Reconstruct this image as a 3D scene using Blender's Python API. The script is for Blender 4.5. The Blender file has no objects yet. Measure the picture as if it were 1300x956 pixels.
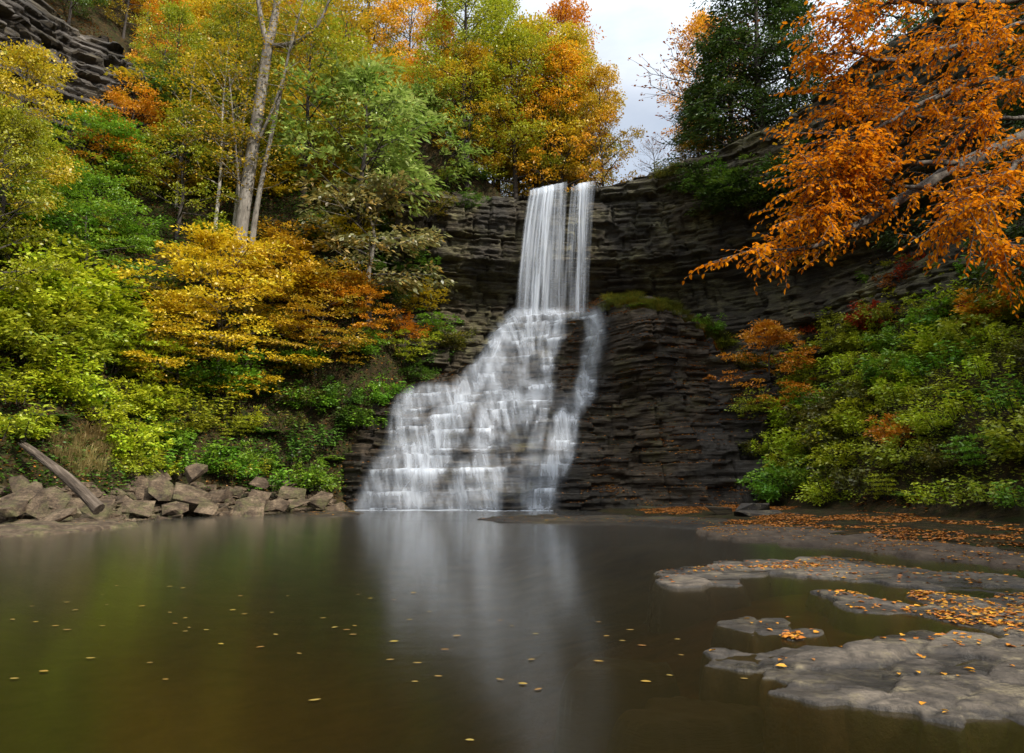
import bpy, bmesh, math, random
import numpy as np
from mathutils import Vector

R_ = math.radians
scene = bpy.context.scene
COL = scene.collection
rng = np.random.default_rng(7)
random.seed(7)

# ------------------------------------------------------------------ camera
F = 867.0                       # focal length in photo pixels (1300 wide) = 24 mm
PITCH = R_(11.8)
CAMZ = 1.6
cam = bpy.data.cameras.new("camera")
cam.lens = 24.0
cam.sensor_width = 36.0
cam.clip_end = 2000
cam.shift_y = -44.5 / 1300.0
co = bpy.data.objects.new("camera", cam)
COL.objects.link(co)
co.location = (0, 0, CAMZ)
co.rotation_euler = (math.pi / 2 + PITCH, 0, 0)
scene.camera = co
CP, SP = math.cos(PITCH), math.sin(PITCH)


def ray(px, py):
    u = (px - 650) / F
    v = (433.5 - py) / F
    return np.array([u, CP - v * SP, SP + v * CP])


def at(px, py, Y):
    d = ray(px, py)
    return np.array([0, 0, CAMZ]) + d * (Y / d[1])


def on_z(px, py, z=0.0):
    d = ray(px, py)
    return np.array([0, 0, CAMZ]) + d * ((z - CAMZ) / d[2])


def proj(p):
    x, y, z = p[0], p[1], p[2] - CAMZ
    f = y * CP + z * SP
    up = -y * SP + z * CP
    return 650 + F * x / f, 433.5 - F * up / f, f


# ------------------------------------------------------------------ noise
def _h(ix, iy, seed=0):
    ix = np.asarray(ix).astype(np.int64)
    iy = np.asarray(iy).astype(np.int64)
    n = (ix * 374761393 + iy * 668265263 + seed * 974634777) & 0xFFFFFFFF
    n = ((n ^ (n >> 13)) * 1274126177) & 0xFFFFFFFF
    n = ((n ^ (n >> 16)) * 2246822519) & 0xFFFFFFFF
    n = n ^ (n >> 15)
    return (n & 0xFFFFFF) / float(0xFFFFFF)


def noise(x, y, seed=0):
    x = np.asarray(x, float)
    y = np.asarray(y, float)
    ix = np.floor(x)
    iy = np.floor(y)
    fx = x - ix
    fy = y - iy
    fx = fx * fx * (3 - 2 * fx)
    fy = fy * fy * (3 - 2 * fy)
    a = _h(ix, iy, seed)
    b = _h(ix + 1, iy, seed)
    c = _h(ix, iy + 1, seed)
    d = _h(ix + 1, iy + 1, seed)
    return (a * (1 - fx) + b * fx) * (1 - fy) + (c * (1 - fx) + d * fx) * fy


def fbm(x, y, seed=0, oct=4):
    s = 0
    a = 0.5
    for i in range(oct):
        s = s + a * noise(x, y, seed + i * 17)
        x = np.asarray(x) * 2.03
        y = np.asarray(y) * 2.03
        a *= 0.5
    return s / (1 - 0.5 ** oct)


def sstep(x, a, b):
    t = np.clip((np.asarray(x, float) - a) / (b - a), 0, 1)
    return t * t * (3 - 2 * t)


# ------------------------------------------------------------------ mesh helpers
def make_mesh(name, V, Fq, attrs=None, smooth=False, face_attrs=None, mat_idx=None):
    V = np.ascontiguousarray(V, np.float32)
    Fq = np.ascontiguousarray(Fq, np.int32)
    k = Fq.shape[1]
    m = bpy.data.meshes.new(name)
    m.vertices.add(len(V))
    m.vertices.foreach_set("co", V.ravel())
    m.loops.add(Fq.size)
    m.loops.foreach_set("vertex_index", Fq.ravel())
    m.polygons.add(len(Fq))
    m.polygons.foreach_set("loop_start", np.arange(0, Fq.size, k, dtype=np.int32))
    m.polygons.foreach_set("loop_total", np.full(len(Fq), k, np.int32))
    if smooth:
        m.polygons.foreach_set("use_smooth", np.ones(len(Fq), bool))
    if mat_idx is not None:
        m.polygons.foreach_set("material_index", np.ascontiguousarray(mat_idx, np.int32))
    for dom, dd in (("POINT", attrs or {}), ("FACE", face_attrs or {})):
        for an, av in dd.items():
            a = m.attributes.new(an, "FLOAT", dom)
            a.data.foreach_set("value", np.ascontiguousarray(av, np.float32).ravel())
    m.update(calc_edges=True)
    m.validate()
    return m


def grid_faces(nu, nv, flip=False):
    i = np.arange(nu - 1)[:, None]
    j = np.arange(nv - 1)[None, :]
    a = (i * nv + j)
    q = np.stack([a, a + nv, a + nv + 1, a + 1], -1).reshape(-1, 4)
    return q[:, ::-1] if flip else q


def tube(P, rad, sides=7):
    P = np.asarray(P, float)
    n = len(P)
    rad = np.asarray(rad, float)
    T = np.gradient(P, axis=0)
    T /= np.linalg.norm(T, axis=1)[:, None] + 1e-9
    ref = np.array([0.31, 0.93, 0.17])
    A = np.cross(T, ref)
    A /= np.linalg.norm(A, axis=1)[:, None] + 1e-9
    B = np.cross(T, A)
    ang = np.arange(sides) * 2 * math.pi / sides
    V = P[:, None, :] + rad[:, None, None] * (np.cos(ang)[None, :, None] * A[:, None, :] + np.sin(ang)[None, :, None] * B[:, None, :])
    V = V.reshape(-1, 3)
    i = np.arange(n - 1)[:, None]
    j = np.arange(sides)[None, :]
    jn = (j + 1) % sides
    q = np.stack([i * sides + j, i * sides + jn, (i + 1) * sides + jn, (i + 1) * sides + j], -1).reshape(-1, 4)
    return V, q


class Soup:
    def __init__(s):
        s.V = []
        s.F = []
        s.n = 0
        s.a = []

    def add(s, V, Fq, a=None):
        s.V.append(V)
        s.F.append(np.asarray(Fq) + s.n)
        s.n += len(V)
        if a is not None:
            s.a.append(np.asarray(a))

    def mesh(s, name, smooth=False, attr=None):
        V = np.concatenate(s.V)
        Fq = np.concatenate(s.F)
        fa = {attr: np.concatenate(s.a)} if attr else None
        return make_mesh(name, V, Fq, smooth=smooth, face_attrs=fa)


def link(name, data, mat=None, parent=None, loc=None):
    o = bpy.data.objects.new(name, data)
    COL.objects.link(o)
    if mat is not None and data is not None:
        if len(data.materials) == 0:
            data.materials.append(mat)
        o.material_slots[0].link = "OBJECT"
        o.material_slots[0].material = mat
    if parent is not None:
        o.parent = parent
    if loc is not None:
        o.location = tuple(float(c) for c in loc)
    return o


def tag(o, label=None, cat=None, group=None, kind=None):
    if label:
        o["label"] = label
    if cat:
        o["category"] = cat
    if group:
        o["group"] = group
    if kind:
        o["kind"] = kind
    return o


# ------------------------------------------------------------------ materials
def new_mat(name):
    m = bpy.data.materials.new(name)
    m.use_nodes = True
    nt = m.node_tree
    nt.nodes.clear()
    out = nt.nodes.new("ShaderNodeOutputMaterial")
    return m, nt, out


def nd(nt, t, **kw):
    n = nt.nodes.new(t)
    for k, v in kw.items():
        if k.startswith("i_"):
            n.inputs[k[2:].replace("_", " ")].default_value = v
        else:
            setattr(n, k, v)
    return n


def ramp(nt, fac, stops, interp="LINEAR"):
    r = nt.nodes.new("ShaderNodeValToRGB")
    r.color_ramp.interpolation = interp
    e = r.color_ramp.elements
    while len(e) < len(stops):
        e.new(0.5)
    for k, (p, c) in enumerate(stops):
        e[k].position = p
        e[k].color = (c[0], c[1], c[2], 1) if not isinstance(c, (int, float)) else (c, c, c, 1)
    if fac is not None:
        nt.links.new(fac, r.inputs[0])
    return r


def mixc(nt, fac, a, b, mode="MIX"):
    m = nt.nodes.new("ShaderNodeMix")
    m.data_type = "RGBA"
    m.blend_type = mode
    for s, val in ((m.inputs[0], fac), (m.inputs[6], a), (m.inputs[7], b)):
        if hasattr(val, "links"):
            nt.links.new(val, s)
        elif isinstance(val, (int, float)):
            s.default_value = val
        else:
            s.default_value = (val[0], val[1], val[2], 1)
    return m.outputs[2]


def math_(nt, op, a, b=None, clamp=False):
    m = nt.nodes.new("ShaderNodeMath")
    m.operation = op
    m.use_clamp = clamp
    for s, val in zip(m.inputs, (a, b)):
        if val is None:
            continue
        if hasattr(val, "links"):
            nt.links.new(val, s)
        else:
            s.default_value = val
    return m.outputs[0]


def coords(nt, scale=(1, 1, 1), which="Object"):
    tc = nt.nodes.new("ShaderNodeTexCoord")
    mp = nt.nodes.new("ShaderNodeMapping")
    mp.inputs["Scale"].default_value = scale
    nt.links.new(tc.outputs[which], mp.inputs[0])
    return mp.outputs[0]


def wcoords(nt, scale=(1, 1, 1)):
    g = nt.nodes.new("ShaderNodeNewGeometry")
    mp = nt.nodes.new("ShaderNodeMapping")
    mp.inputs["Scale"].default_value = scale
    nt.links.new(g.outputs["Position"], mp.inputs[0])
    return mp.outputs[0]


def ntex(nt, vec, scale, detail=6, rough=0.6, dist=0.0):
    n = nt.nodes.new("ShaderNodeTexNoise")
    n.inputs["Scale"].default_value = scale
    n.inputs["Detail"].default_value = detail
    n.inputs["Roughness"].default_value = rough
    n.inputs["Distortion"].default_value = dist
    nt.links.new(vec, n.inputs["Vector"])
    return n.outputs["Fac"]


def leaf_mat(name, cols, transl=0.38, gloss=0.035, rough=0.45, hue=0.013, val=0.25):
    m, nt, out = new_mat(name)
    at_ = nd(nt, "ShaderNodeAttribute", attribute_name="rnd")
    n = len(cols)
    r = ramp(nt, at_.outputs["Fac"], [(i / max(n - 1, 1), c) for i, c in enumerate(cols)])
    oi = nd(nt, "ShaderNodeObjectInfo")
    hsv = nd(nt, "ShaderNodeHueSaturation")
    nt.links.new(r.outputs[0], hsv.inputs["Color"])
    h = math_(nt, "MULTIPLY_ADD", oi.outputs["Random"], 2 * hue)
    h.node.inputs[2].default_value = 0.5 - hue
    nt.links.new(h, hsv.inputs["Hue"])
    v = math_(nt, "MULTIPLY_ADD", oi.outputs["Random"], val)
    v.node.inputs[2].default_value = 1 - val / 2
    nt.links.new(v, hsv.inputs["Value"])
    c = hsv.outputs[0]
    d = nd(nt, "ShaderNodeBsdfDiffuse")
    t = nd(nt, "ShaderNodeBsdfTranslucent")
    g = nd(nt, "ShaderNodeBsdfGlossy")
    g.inputs["Roughness"].default_value = rough
    g.inputs["Color"].default_value = (1, 1, 1, 1)
    nt.links.new(c, d.inputs[0])
    nt.links.new(c, t.inputs[0])
    m1 = nd(nt, "ShaderNodeMixShader")
    m1.inputs[0].default_value = transl
    nt.links.new(d.outputs[0], m1.inputs[1])
    nt.links.new(t.outputs[0], m1.inputs[2])
    m2 = nd(nt, "ShaderNodeMixShader")
    m2.inputs[0].default_value = gloss
    nt.links.new(m1.outputs[0], m2.inputs[1])
    nt.links.new(g.outputs[0], m2.inputs[2])
    nt.links.new(m2.outputs[0], out.inputs[0])
    return m


def solid_mat(name, stops, scale=(1, 1, 1), nscale=2.0, rough=0.8, bump=0.4, bscale=8.0, bdist=0.05, detail=8, spec=0.3, world=False, extra=None):
    m, nt, out = new_mat(name)
    vec = wcoords(nt, scale) if world else coords(nt, scale)
    f = ntex(nt, vec, nscale, detail, 0.65)
    col = ramp(nt, f, stops).outputs[0]
    if extra:
        col = extra(nt, col)
    b = nd(nt, "ShaderNodeBsdfPrincipled")
    nt.links.new(col, b.inputs["Base Color"])
    b.inputs["Roughness"].default_value = rough
    b.inputs["Specular IOR Level"].default_value = spec
    f2 = ntex(nt, vec, bscale, 10, 0.7)
    bp = nd(nt, "ShaderNodeBump")
    bp.inputs["Strength"].default_value = bump
    bp.inputs["Distance"].default_value = bdist
    nt.links.new(f2, bp.inputs["Height"])
    nt.links.new(bp.outputs[0], b.inputs["Normal"])
    nt.links.new(b.outputs[0], out.inputs[0])
    return m


LM = {}
LM["yellowgreen"] = leaf_mat("leaf_yellow_green", [(.13, .20, .012), (.26, .30, .015), (.36, .36, .02), (.20, .26, .015)])
LM["lime"] = leaf_mat("leaf_lime", [(.20, .32, .012), (.36, .44, .015), (.46, .47, .02), (.28, .38, .015)])
LM["green"] = leaf_mat("leaf_green", [(.03, .075, .008), (.06, .13, .012), (.09, .17, .015), (.13, .19, .015)])
LM["brightgreen"] = leaf_mat("leaf_bright_green", [(.06, .15, .012), (.12, .26, .015), (.18, .32, .018), (.22, .30, .02)])
LM["darkgreen"] = leaf_mat("leaf_dark_green", [(.022, .048, .007), (.038, .075, .010), (.058, .10, .014), (.09, .10, .014)], transl=0.25)
LM["palegreen"] = leaf_mat("leaf_pale_green", [(.10, .16, .022), (.17, .25, .035), (.27, .34, .07), (.34, .37, .11)], gloss=0.02, rough=0.35)
LM["gold"] = leaf_mat("leaf_gold", [(.40, .23, .010), (.54, .33, .012), (.60, .40, .016), (.32, .30, .016)])
LM["goldgreen"] = leaf_mat("leaf_gold_green", [(.22, .22, .012), (.40, .30, .012), (.52, .33, .014), (.20, .24, .014)])
LM["orange"] = leaf_mat("leaf_orange", [(.46, .17, .008), (.60, .24, .010), (.64, .31, .012), (.48, .26, .012)], gloss=.03)
LM["yellow"] = leaf_mat("leaf_yellow", [(.55, .42, .014), (.70, .52, .016), (.66, .45, .016), (.50, .46, .02)])
LM["olive"] = leaf_mat("leaf_olive", [(.06, .07, .012), (.11, .11, .014), (.20, .15, .016), (.26, .14, .016)])
LM["oak"] = leaf_mat("leaf_oak", [(.10, .11, .03), (.17, .16, .05), (.24, .17, .05), (.34, .18, .03)], gloss=0.07)
LM["rust"] = leaf_mat("leaf_rust", [(.20, .065, .012), (.30, .10, .014), (.34, .13, .02), (.18, .09, .02)])
LM["red"] = leaf_mat("leaf_red", [(.30, .025, .010), (.42, .04, .012), (.46, .08, .015), (.30, .08, .015)])
LM["beech"] = leaf_mat("leaf_beech", [(.26, .075, .005), (.46, .13, .004), (.60, .182, .005), (.70, .26, .008), (.50, .20, .008), (.34, .10, .005)], transl=0.42, gloss=.0, hue=0, val=0)
LM["mossgreen"] = leaf_mat("leaf_moss", [(.05, .06, .01), (.09, .10, .012), (.15, .15, .015), (.22, .14, .015)])
LM["litter"] = leaf_mat("leaf_litter", [(.16, .07, .02), (.28, .12, .02), (.40, .17, .015), (.12, .06, .02)], transl=0.1)
LM["fallen"] = leaf_mat("leaf_fallen", [(.16, .06, .015), (.34, .11, .012), (.46, .18, .014), (.52, .27, .02), (.20, .08, .02)], transl=0.15)
LM["rustfallen"] = leaf_mat("leaf_rust_fallen", [(.20, .075, .015), (.36, .14, .016), (.48, .20, .02), (.22, .09, .02)], transl=0.1)
LM["floating"] = leaf_mat("leaf_floating", [(.14, .085, .02), (.22, .14, .02), (.18, .12, .03), (.20, .08, .015)], transl=0.0)
LM["tan"] = leaf_mat("grass_tan", [(.34, .24, .09), (.50, .37, .15), (.58, .45, .21), (.26, .24, .07)])

BARK = solid_mat("bark_grey", [(0.3, (.07, .06, .05)), (0.5, (.17, .15, .125)), (0.7, (.26, .24, .21))], scale=(1, 1, 0.25), nscale=4, rough=.9, bump=.8, bscale=9, bdist=.06)
BARK_D = solid_mat("bark_dark", [(0.3, (.025, .02, .017)), (0.7, (.07, .058, .048))], scale=(1, 1, 0.3), nscale=5, rough=.9, bump=.6, bscale=12)
BARK_M = solid_mat("bark_brown", [(0.3, (.035, .028, .022)), (0.5, (.085, .072, .058)), (0.7, (.15, .135, .11))], scale=(1, 1, 1), nscale=6, rough=.9, bump=.7, bscale=14, bdist=.03)
BARK_P = solid_mat("bark_pale", [(0.3, (.22, .20, .17)), (0.7, (.40, .37, .32))], scale=(1, 1, 0.5), nscale=5, rough=.85, bump=.3, bscale=14)


def moss_on(nt, col, c=(.07, .075, .018), lo=0.52, hi=0.62, scale=0.5):
    f = ntex(nt, wcoords(nt), scale, 7, 0.65)
    fr = ramp(nt, f, [(lo, 0.0), (hi, 1.0)]).outputs[0]
    return mixc(nt, fr, col, c)


def strata_mat(name, dark, mid, light, lich, wet=0.45, lichen_lo=0.5, lichen_hi=0.64):
    """bedded shale: thin horizontal beds, cracks, blotches of lichen, damp sheen"""
    m, nt, out = new_mat(name)
    v1 = wcoords(nt, (0.22, 0.22, 3.2))
    f1 = ntex(nt, v1, 1.5, 9, 0.7, 0.4)
    col = ramp(nt, f1, [(0.30, dark), (0.50, mid), (0.66, light), (0.8, mid)]).outputs[0]
    v2 = wcoords(nt, (0.5, 0.5, 0.9))
    f2 = ntex(nt, v2, 0.55, 8, 0.72)
    fr = ramp(nt, f2, [(lichen_lo, 0.0), (lichen_hi, 1.0)]).outputs[0]
    fine = ramp(nt, ntex(nt, wcoords(nt, (0.6, 0.6, 4.0)), 3.0, 8, 0.75), [(0.42, 0.0), (0.6, 1.0)]).outputs[0]
    fr = math_(nt, "MULTIPLY", fr, fine)
    col = mixc(nt, fr, col, lich)
    f3 = ntex(nt, wcoords(nt, (1, 1, .35)), 0.28, 6, 0.6)
    dk = ramp(nt, f3, [(0.42, 0.0), (0.58, 1.0)]).outputs[0]
    col = mixc(nt, dk, mixc(nt, 0.65, col, (.016, .0145, .013)), col)
    b = nd(nt, "ShaderNodeBsdfPrincipled")
    nt.links.new(col, b.inputs["Base Color"])
    rr = ramp(nt, f3, [(0.4, wet), (0.65, 0.9)]).outputs[0]
    nt.links.new(rr, b.inputs["Roughness"])
    b.inputs["Specular IOR Level"].default_value = 0.2
    fb = ntex(nt, wcoords(nt, (1.0, 1.0, 7.0)), 1.6, 10, 0.75, 0.3)
    bp = nd(nt, "ShaderNodeBump")
    bp.inputs["Strength"].default_value = 0.85
    bp.inputs["Distance"].default_value = 0.16
    nt.links.new(fb, bp.inputs["Height"])
    nt.links.new(bp.outputs[0], b.inputs["Normal"])
    nt.links.new(b.outputs[0], out.inputs[0])
    return m


ROCK_CLIFF = strata_mat("shale_cliff", (.017, .013, .008), (.046, .036, .022), (.105, .084, .050), (.19, .175, .085), 0.5, .45, .60)
ROCK_WET = strata_mat("shale_wet", (.012, .009, .006), (.034, .025, .016), (.078, .058, .037), (.095, .085, .03), 0.4, .5, .66)
ROCK_GREY = strata_mat("shale_grey", (.022, .018, .015), (.075, .064, .054), (.19, .17, .15), (.16, .13, .07), 0.7)
def grain(nt, c):
    """fine speckle, pale scuffs and random darker bands across weathered stone"""
    a = ramp(nt, ntex(nt, wcoords(nt), 9, 9, .8), [(.34, (.35, .33, .30)), (.66, (1.6, 1.55, 1.5))]).outputs[0]
    c = mixc(nt, .85, c, a, "MULTIPLY")
    b = ramp(nt, ntex(nt, wcoords(nt, (.6, .6, 3.5)), 4, 6, .7), [(.40, (.45, .42, .40)), (.56, (1.1, 1.1, 1.1))]).outputs[0]
    return mixc(nt, .7, c, b, "MULTIPLY")


SLAB = solid_mat("slab_rock", [(0.28, (.020, .014, .009)), (0.46, (.062, .043, .027)), (0.70, (.165, .124, .082))], nscale=1.6, rough=.85, bump=.9, bscale=7, bdist=.08, world=True,
                 extra=lambda nt, c: grain(nt, moss_on(nt, c, (.075, .07, .03), .5, .64, 1.2)))
def ledge_mat():
    m, nt, out = new_mat("ledge_rock")
    v = wcoords(nt)
    a = ntex(nt, wcoords(nt, (.55, 1.5, 2.0)), 1.1, 9, .75, .3)
    b_ = ntex(nt, v, 7.0, 9, .75)
    col = ramp(nt, a, [(.30, (.020, .017, .015)), (.46, (.045, .039, .034)), (.58, (.075, .066, .058)), (.72, (.125, .108, .088))]).outputs[0]
    col = mixc(nt, .9, col, ramp(nt, b_, [(.32, (.25, .25, .25)), (.66, (1.7, 1.62, 1.5))]).outputs[0], "MULTIPLY")
    tn = nd(nt, "ShaderNodeAttribute", attribute_name="tone")
    col = mixc(nt, 1.0, col, ramp(nt, tn.outputs["Fac"], [(.1, (.62, .60, .58)), (.9, (1.5, 1.46, 1.38))]).outputs[0], "MULTIPLY")
    li = math_(nt, "MULTIPLY", ramp(nt, ntex(nt, v, 1.7, 8, .75), [(.50, 0.0), (.60, 1.0)]).outputs[0], ramp(nt, ntex(nt, v, 16, 6, .8), [(.42, 0.0), (.58, 1.0)]).outputs[0])
    col = mixc(nt, li, col, (.17, .14, .085))
    g = nt.nodes.new("ShaderNodeNewGeometry")
    sx = nt.nodes.new("ShaderNodeSeparateXYZ")
    nt.links.new(g.outputs["Position"], sx.inputs[0])
    zz = math_(nt, "ADD", sx.outputs[2], math_(nt, "MULTIPLY", a, .06))
    wet = ramp(nt, zz, [(.05, 1.0), (.072, 0.0)]).outputs[0]
    col = mixc(nt, wet, col, mixc(nt, .6, col, (.012, .011, .010)))
    p = nd(nt, "ShaderNodeBsdfPrincipled")
    nt.links.new(col, p.inputs["Base Color"])
    rr = ramp(nt, a, [(.38, .42), (.55, .85)]).outputs[0]
    p.inputs["Specular IOR Level"].default_value = .3
    nt.links.new(math_(nt, "SUBTRACT", rr, math_(nt, "MULTIPLY", wet, .3)), p.inputs["Roughness"])
    bp = nd(nt, "ShaderNodeBump")
    bp.inputs["Strength"].default_value = .8
    bp.inputs["Distance"].default_value = .03
    nt.links.new(math_(nt, "ADD", b_, math_(nt, "MULTIPLY", ntex(nt, v, 28, 6, .7), .4)), bp.inputs["Height"])
    nt.links.new(bp.outputs[0], p.inputs["Normal"])
    nt.links.new(p.outputs[0], out.inputs[0])
    return m


LEDGE = ledge_mat()
SHELF = solid_mat("shelf_rock", [(0.3, (.022, .015, .010)), (0.5, (.055, .038, .025)), (0.7, (.10, .072, .048))], nscale=2.0, rough=.8, bump=.9, bscale=7, bdist=.06, world=True)
def under_water(nt, c):
    """silt and brown rock where the ground lies below the pool's level"""
    g = nt.nodes.new("ShaderNodeNewGeometry")
    sx = nt.nodes.new("ShaderNodeSeparateXYZ")
    nt.links.new(g.outputs["Position"], sx.inputs[0])
    w = ramp(nt, math_(nt, "ADD", sx.outputs[2], 1.0), [(.95, 1.0), (.99, 0.0)]).outputs[0]
    silt = ramp(nt, ntex(nt, wcoords(nt), .8, 7, .7), [(.35, (.045, .026, .012)), (.65, (.15, .085, .036))]).outputs[0]
    return mixc(nt, w, c, silt)


SOIL = solid_mat("forest_soil", [(0.32, (.012, .010, .006)), (0.5, (.035, .026, .012)), (0.68, (.075, .046, .018))], nscale=2.5, rough=.95, bump=1, bscale=3.5, bdist=.3, world=True, spec=.1,
                 extra=lambda nt, c: under_water(nt, moss_on(nt, c, (.028, .034, .010), .50, .62, 1.6)))

# ------------------------------------------------------------------ plan of the gorge
SHORE_L = np.array([(-30, -30), (-26, 0), (-23.5, 14), (-20.2, 27.4), (-17.6, 31), (-16.6, 36), (-13.8, 39.5), (-10.6, 43.9), (-7.5, 46.5), (-3.5, 50), (-1, 54), (0, 70), (0, 120)], float)
FOOT_R = np.array([(13.2, 60), (13.4, 44), (14.6, 39.5), (16.2, 31), (17.0, 24.5), (18.0, 14), (19, 0), (20, -30)], float)
SHORE_R = np.array([(5, 60), (5, 40.5), (7.6, 33), (8.2, 29), (8.6, 22), (10.5, 19.2), (12.6, 17.2), (16.5, 12), (18.5, 4), (19, -30)], float)
CLIFF = np.array([(-9.5, 52.2), (-7.5, 52.8), (-4, 53.6), (0.5, 54.3), (4.5, 54.7), (8, 54.2), (12, 52.8), (16, 50.2), (19.5, 46.3), (22.0, 41), (24.0, 35), (26.0, 28), (28, 20), (30, 8), (32, -8), (34, -30)], float)

CLIFF_X = np.concatenate([[(-90, 95), (-22, 58)], CLIFF])      # the rim's line carried on into the left hill


def sdist(x, y, P):
    """signed distance to a polyline; positive on its left side"""
    x = np.asarray(x, float)
    y = np.asarray(y, float)
    best = np.full(np.broadcast(x, y).shape, 1e9)
    sg = np.ones_like(best)
    for (ax, ay), (bx, by) in zip(P[:-1], P[1:]):
        dx, dy = bx - ax, by - ay
        t = np.clip(((x - ax) * dx + (y - ay) * dy) / (dx * dx + dy * dy), 0, 1)
        ex, ey = x - ax - t * dx, y - ay - t * dy
        d = np.hypot(ex, ey)
        s = np.where(dx * (y - ay) - dy * (x - ax) > 0, 1.0, -1.0)
        m = d < best
        best = np.where(m, d, best)
        sg = np.where(m, s, sg)
    return best * sg


def H(x, y):
    x = np.asarray(x, float)
    y = np.asarray(y, float)
    dl = sdist(x, y, SHORE_L)
    dr = sdist(x, y, FOOT_R)
    ds = sdist(x, y, SHORE_R)
    dc = sdist(x, y, CLIFF_X)          # >0 behind the rim
    n1 = fbm(x * .11, y * .11, 3) - .5
    n2 = fbm(x * .5, y * .5, 9) - .5
    zl = np.interp(dl, [-14, -6, -1.5, 0, 1.5, 4, 8, 14, 22, 32, 45, 60, 90], [-2.6, -1.8, -.5, -.1, .7, 3.8, 9.8, 18.0, 28.0, 40, 56, 73, 100])
    zl = zl + 5.0 * sstep(dl, .5, 5) * sstep(y, 42, 49) * (1 - sstep(dl, 8, 22)) + (n1 * 4 * sstep(dl, 3, 12) + n2 * 1.2 * sstep(dl, 1, 4))
    shelf = np.interp(ds, [-9, -4, -1.5, 0, .6, 3, 9], [-2.4, -1.0, -.35, -.06, .12, .25, .45]) + n2 * .16
    zr = np.where(dr > 0, np.interp(dr, [0, .6, 2.0, 4, 8, 12, 30], [.0, .7, 3.0, 5.6, 10.5, 15, 30]) + n1 * 3 * sstep(dr, 1, 5) + n2 * .9 * sstep(dr, 0, 2), 0)
    right = np.where(ds > -9, shelf, -2.6) + zr
    z = np.maximum(zl, right)
    # shallow rock floor close to the camera on the right
    sh = np.exp(-(((x - 6) / 6.0) ** 2 + ((y - 9) / 8.0) ** 2))
    z = np.maximum(z, -2.3 + 2.05 * np.clip(sh * 1.25, 0, 1) + n2 * .12)
    upl = np.clip(1.0 - x + (y - 56) * .06, 0, 60)
    plateau = np.where((dc > 5.0) & (y > 20), 24.6 + .22 * np.clip(dc, 0, 40) + 3.0 * sstep(x, 8, 18) + n1 * 2.0 + 1.05 * upl, -50)
    plateau = np.where((dc > 5.0) & (y <= 20) & (x > 0), 24.6 + .22 * np.clip(dc, 0, 40) + 3.0, plateau)
    plateau = np.where(x < -9, np.minimum(plateau, zl + (dc - 5.0) * 1.25), plateau)
    gap = (dc > -1.5) & (x < -8.5) & (y > 45)
    plateau = np.where(gap, np.maximum(plateau, zl), plateau)
    zl = np.where((x < -7.5) & (y > 44), zl + 7.5 * sstep(-x, 7.5, 12) * sstep(y, 46, 52) * (1 - sstep(dl, 10, 30)), zl)
    z = np.maximum(z, zl)
    return np.maximum(z, plateau)


GX0, GX1, GY0, GY1, GS = -110.0, 75.0, -30.0, 125.0, 0.6
gxs = np.arange(GX0, GX1, GS)
gys = np.arange(GY0, GY1, GS)
GZ = H(gxs[:, None] + 0 * gys[None, :], gys[None, :] + 0 * gxs[:, None])


def hz(x, y):
    fx = min(max((x - GX0) / GS, 0), len(gxs) - 1.001)
    fy = min(max((y - GY0) / GS, 0), len(gys) - 1.001)
    i, j = int(fx), int(fy)
    a, b = fx - i, fy - j
    return (GZ[i, j] * (1 - a) + GZ[i + 1, j] * a) * (1 - b) + (GZ[i, j + 1] * (1 - a) + GZ[i + 1, j + 1] * a) * b


def hit(px, py, tmax=160):
    d = ray(px, py)
    t = 6.0
    while t < tmax:
        p = np.array([0, 0, CAMZ]) + d * t
        if p[2] < hz(p[0], p[1]):
            return p
        t += 0.2
    return None


XX, YY = np.meshgrid(gxs, gys, indexing="ij")
tm = make_mesh("terrain", np.stack([XX, YY, GZ], -1).reshape(-1, 3), grid_faces(len(gxs), len(gys)), smooth=True)
tag(link("terrain", tm, SOIL), kind="structure")

# ground sheet out to the horizon, hidden below the gorge
gm = make_mesh("ground", np.array([(-900, -900, -6), (900, -900, -6), (900, 900, -6), (-900, 900, -6)], float), np.array([[0, 1, 2, 3]]))
tag(link("ground", gm, SOIL), kind="structure")

# ------------------------------------------------------------------ bedded rock
_r = np.random.default_rng(21)
B_C = np.cumsum(np.concatenate([[-4], _r.uniform(.45, 1.5, 90)]))
B_F = np.cumsum(np.concatenate([[-4], _r.uniform(.09, .32, 420)]))


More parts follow.
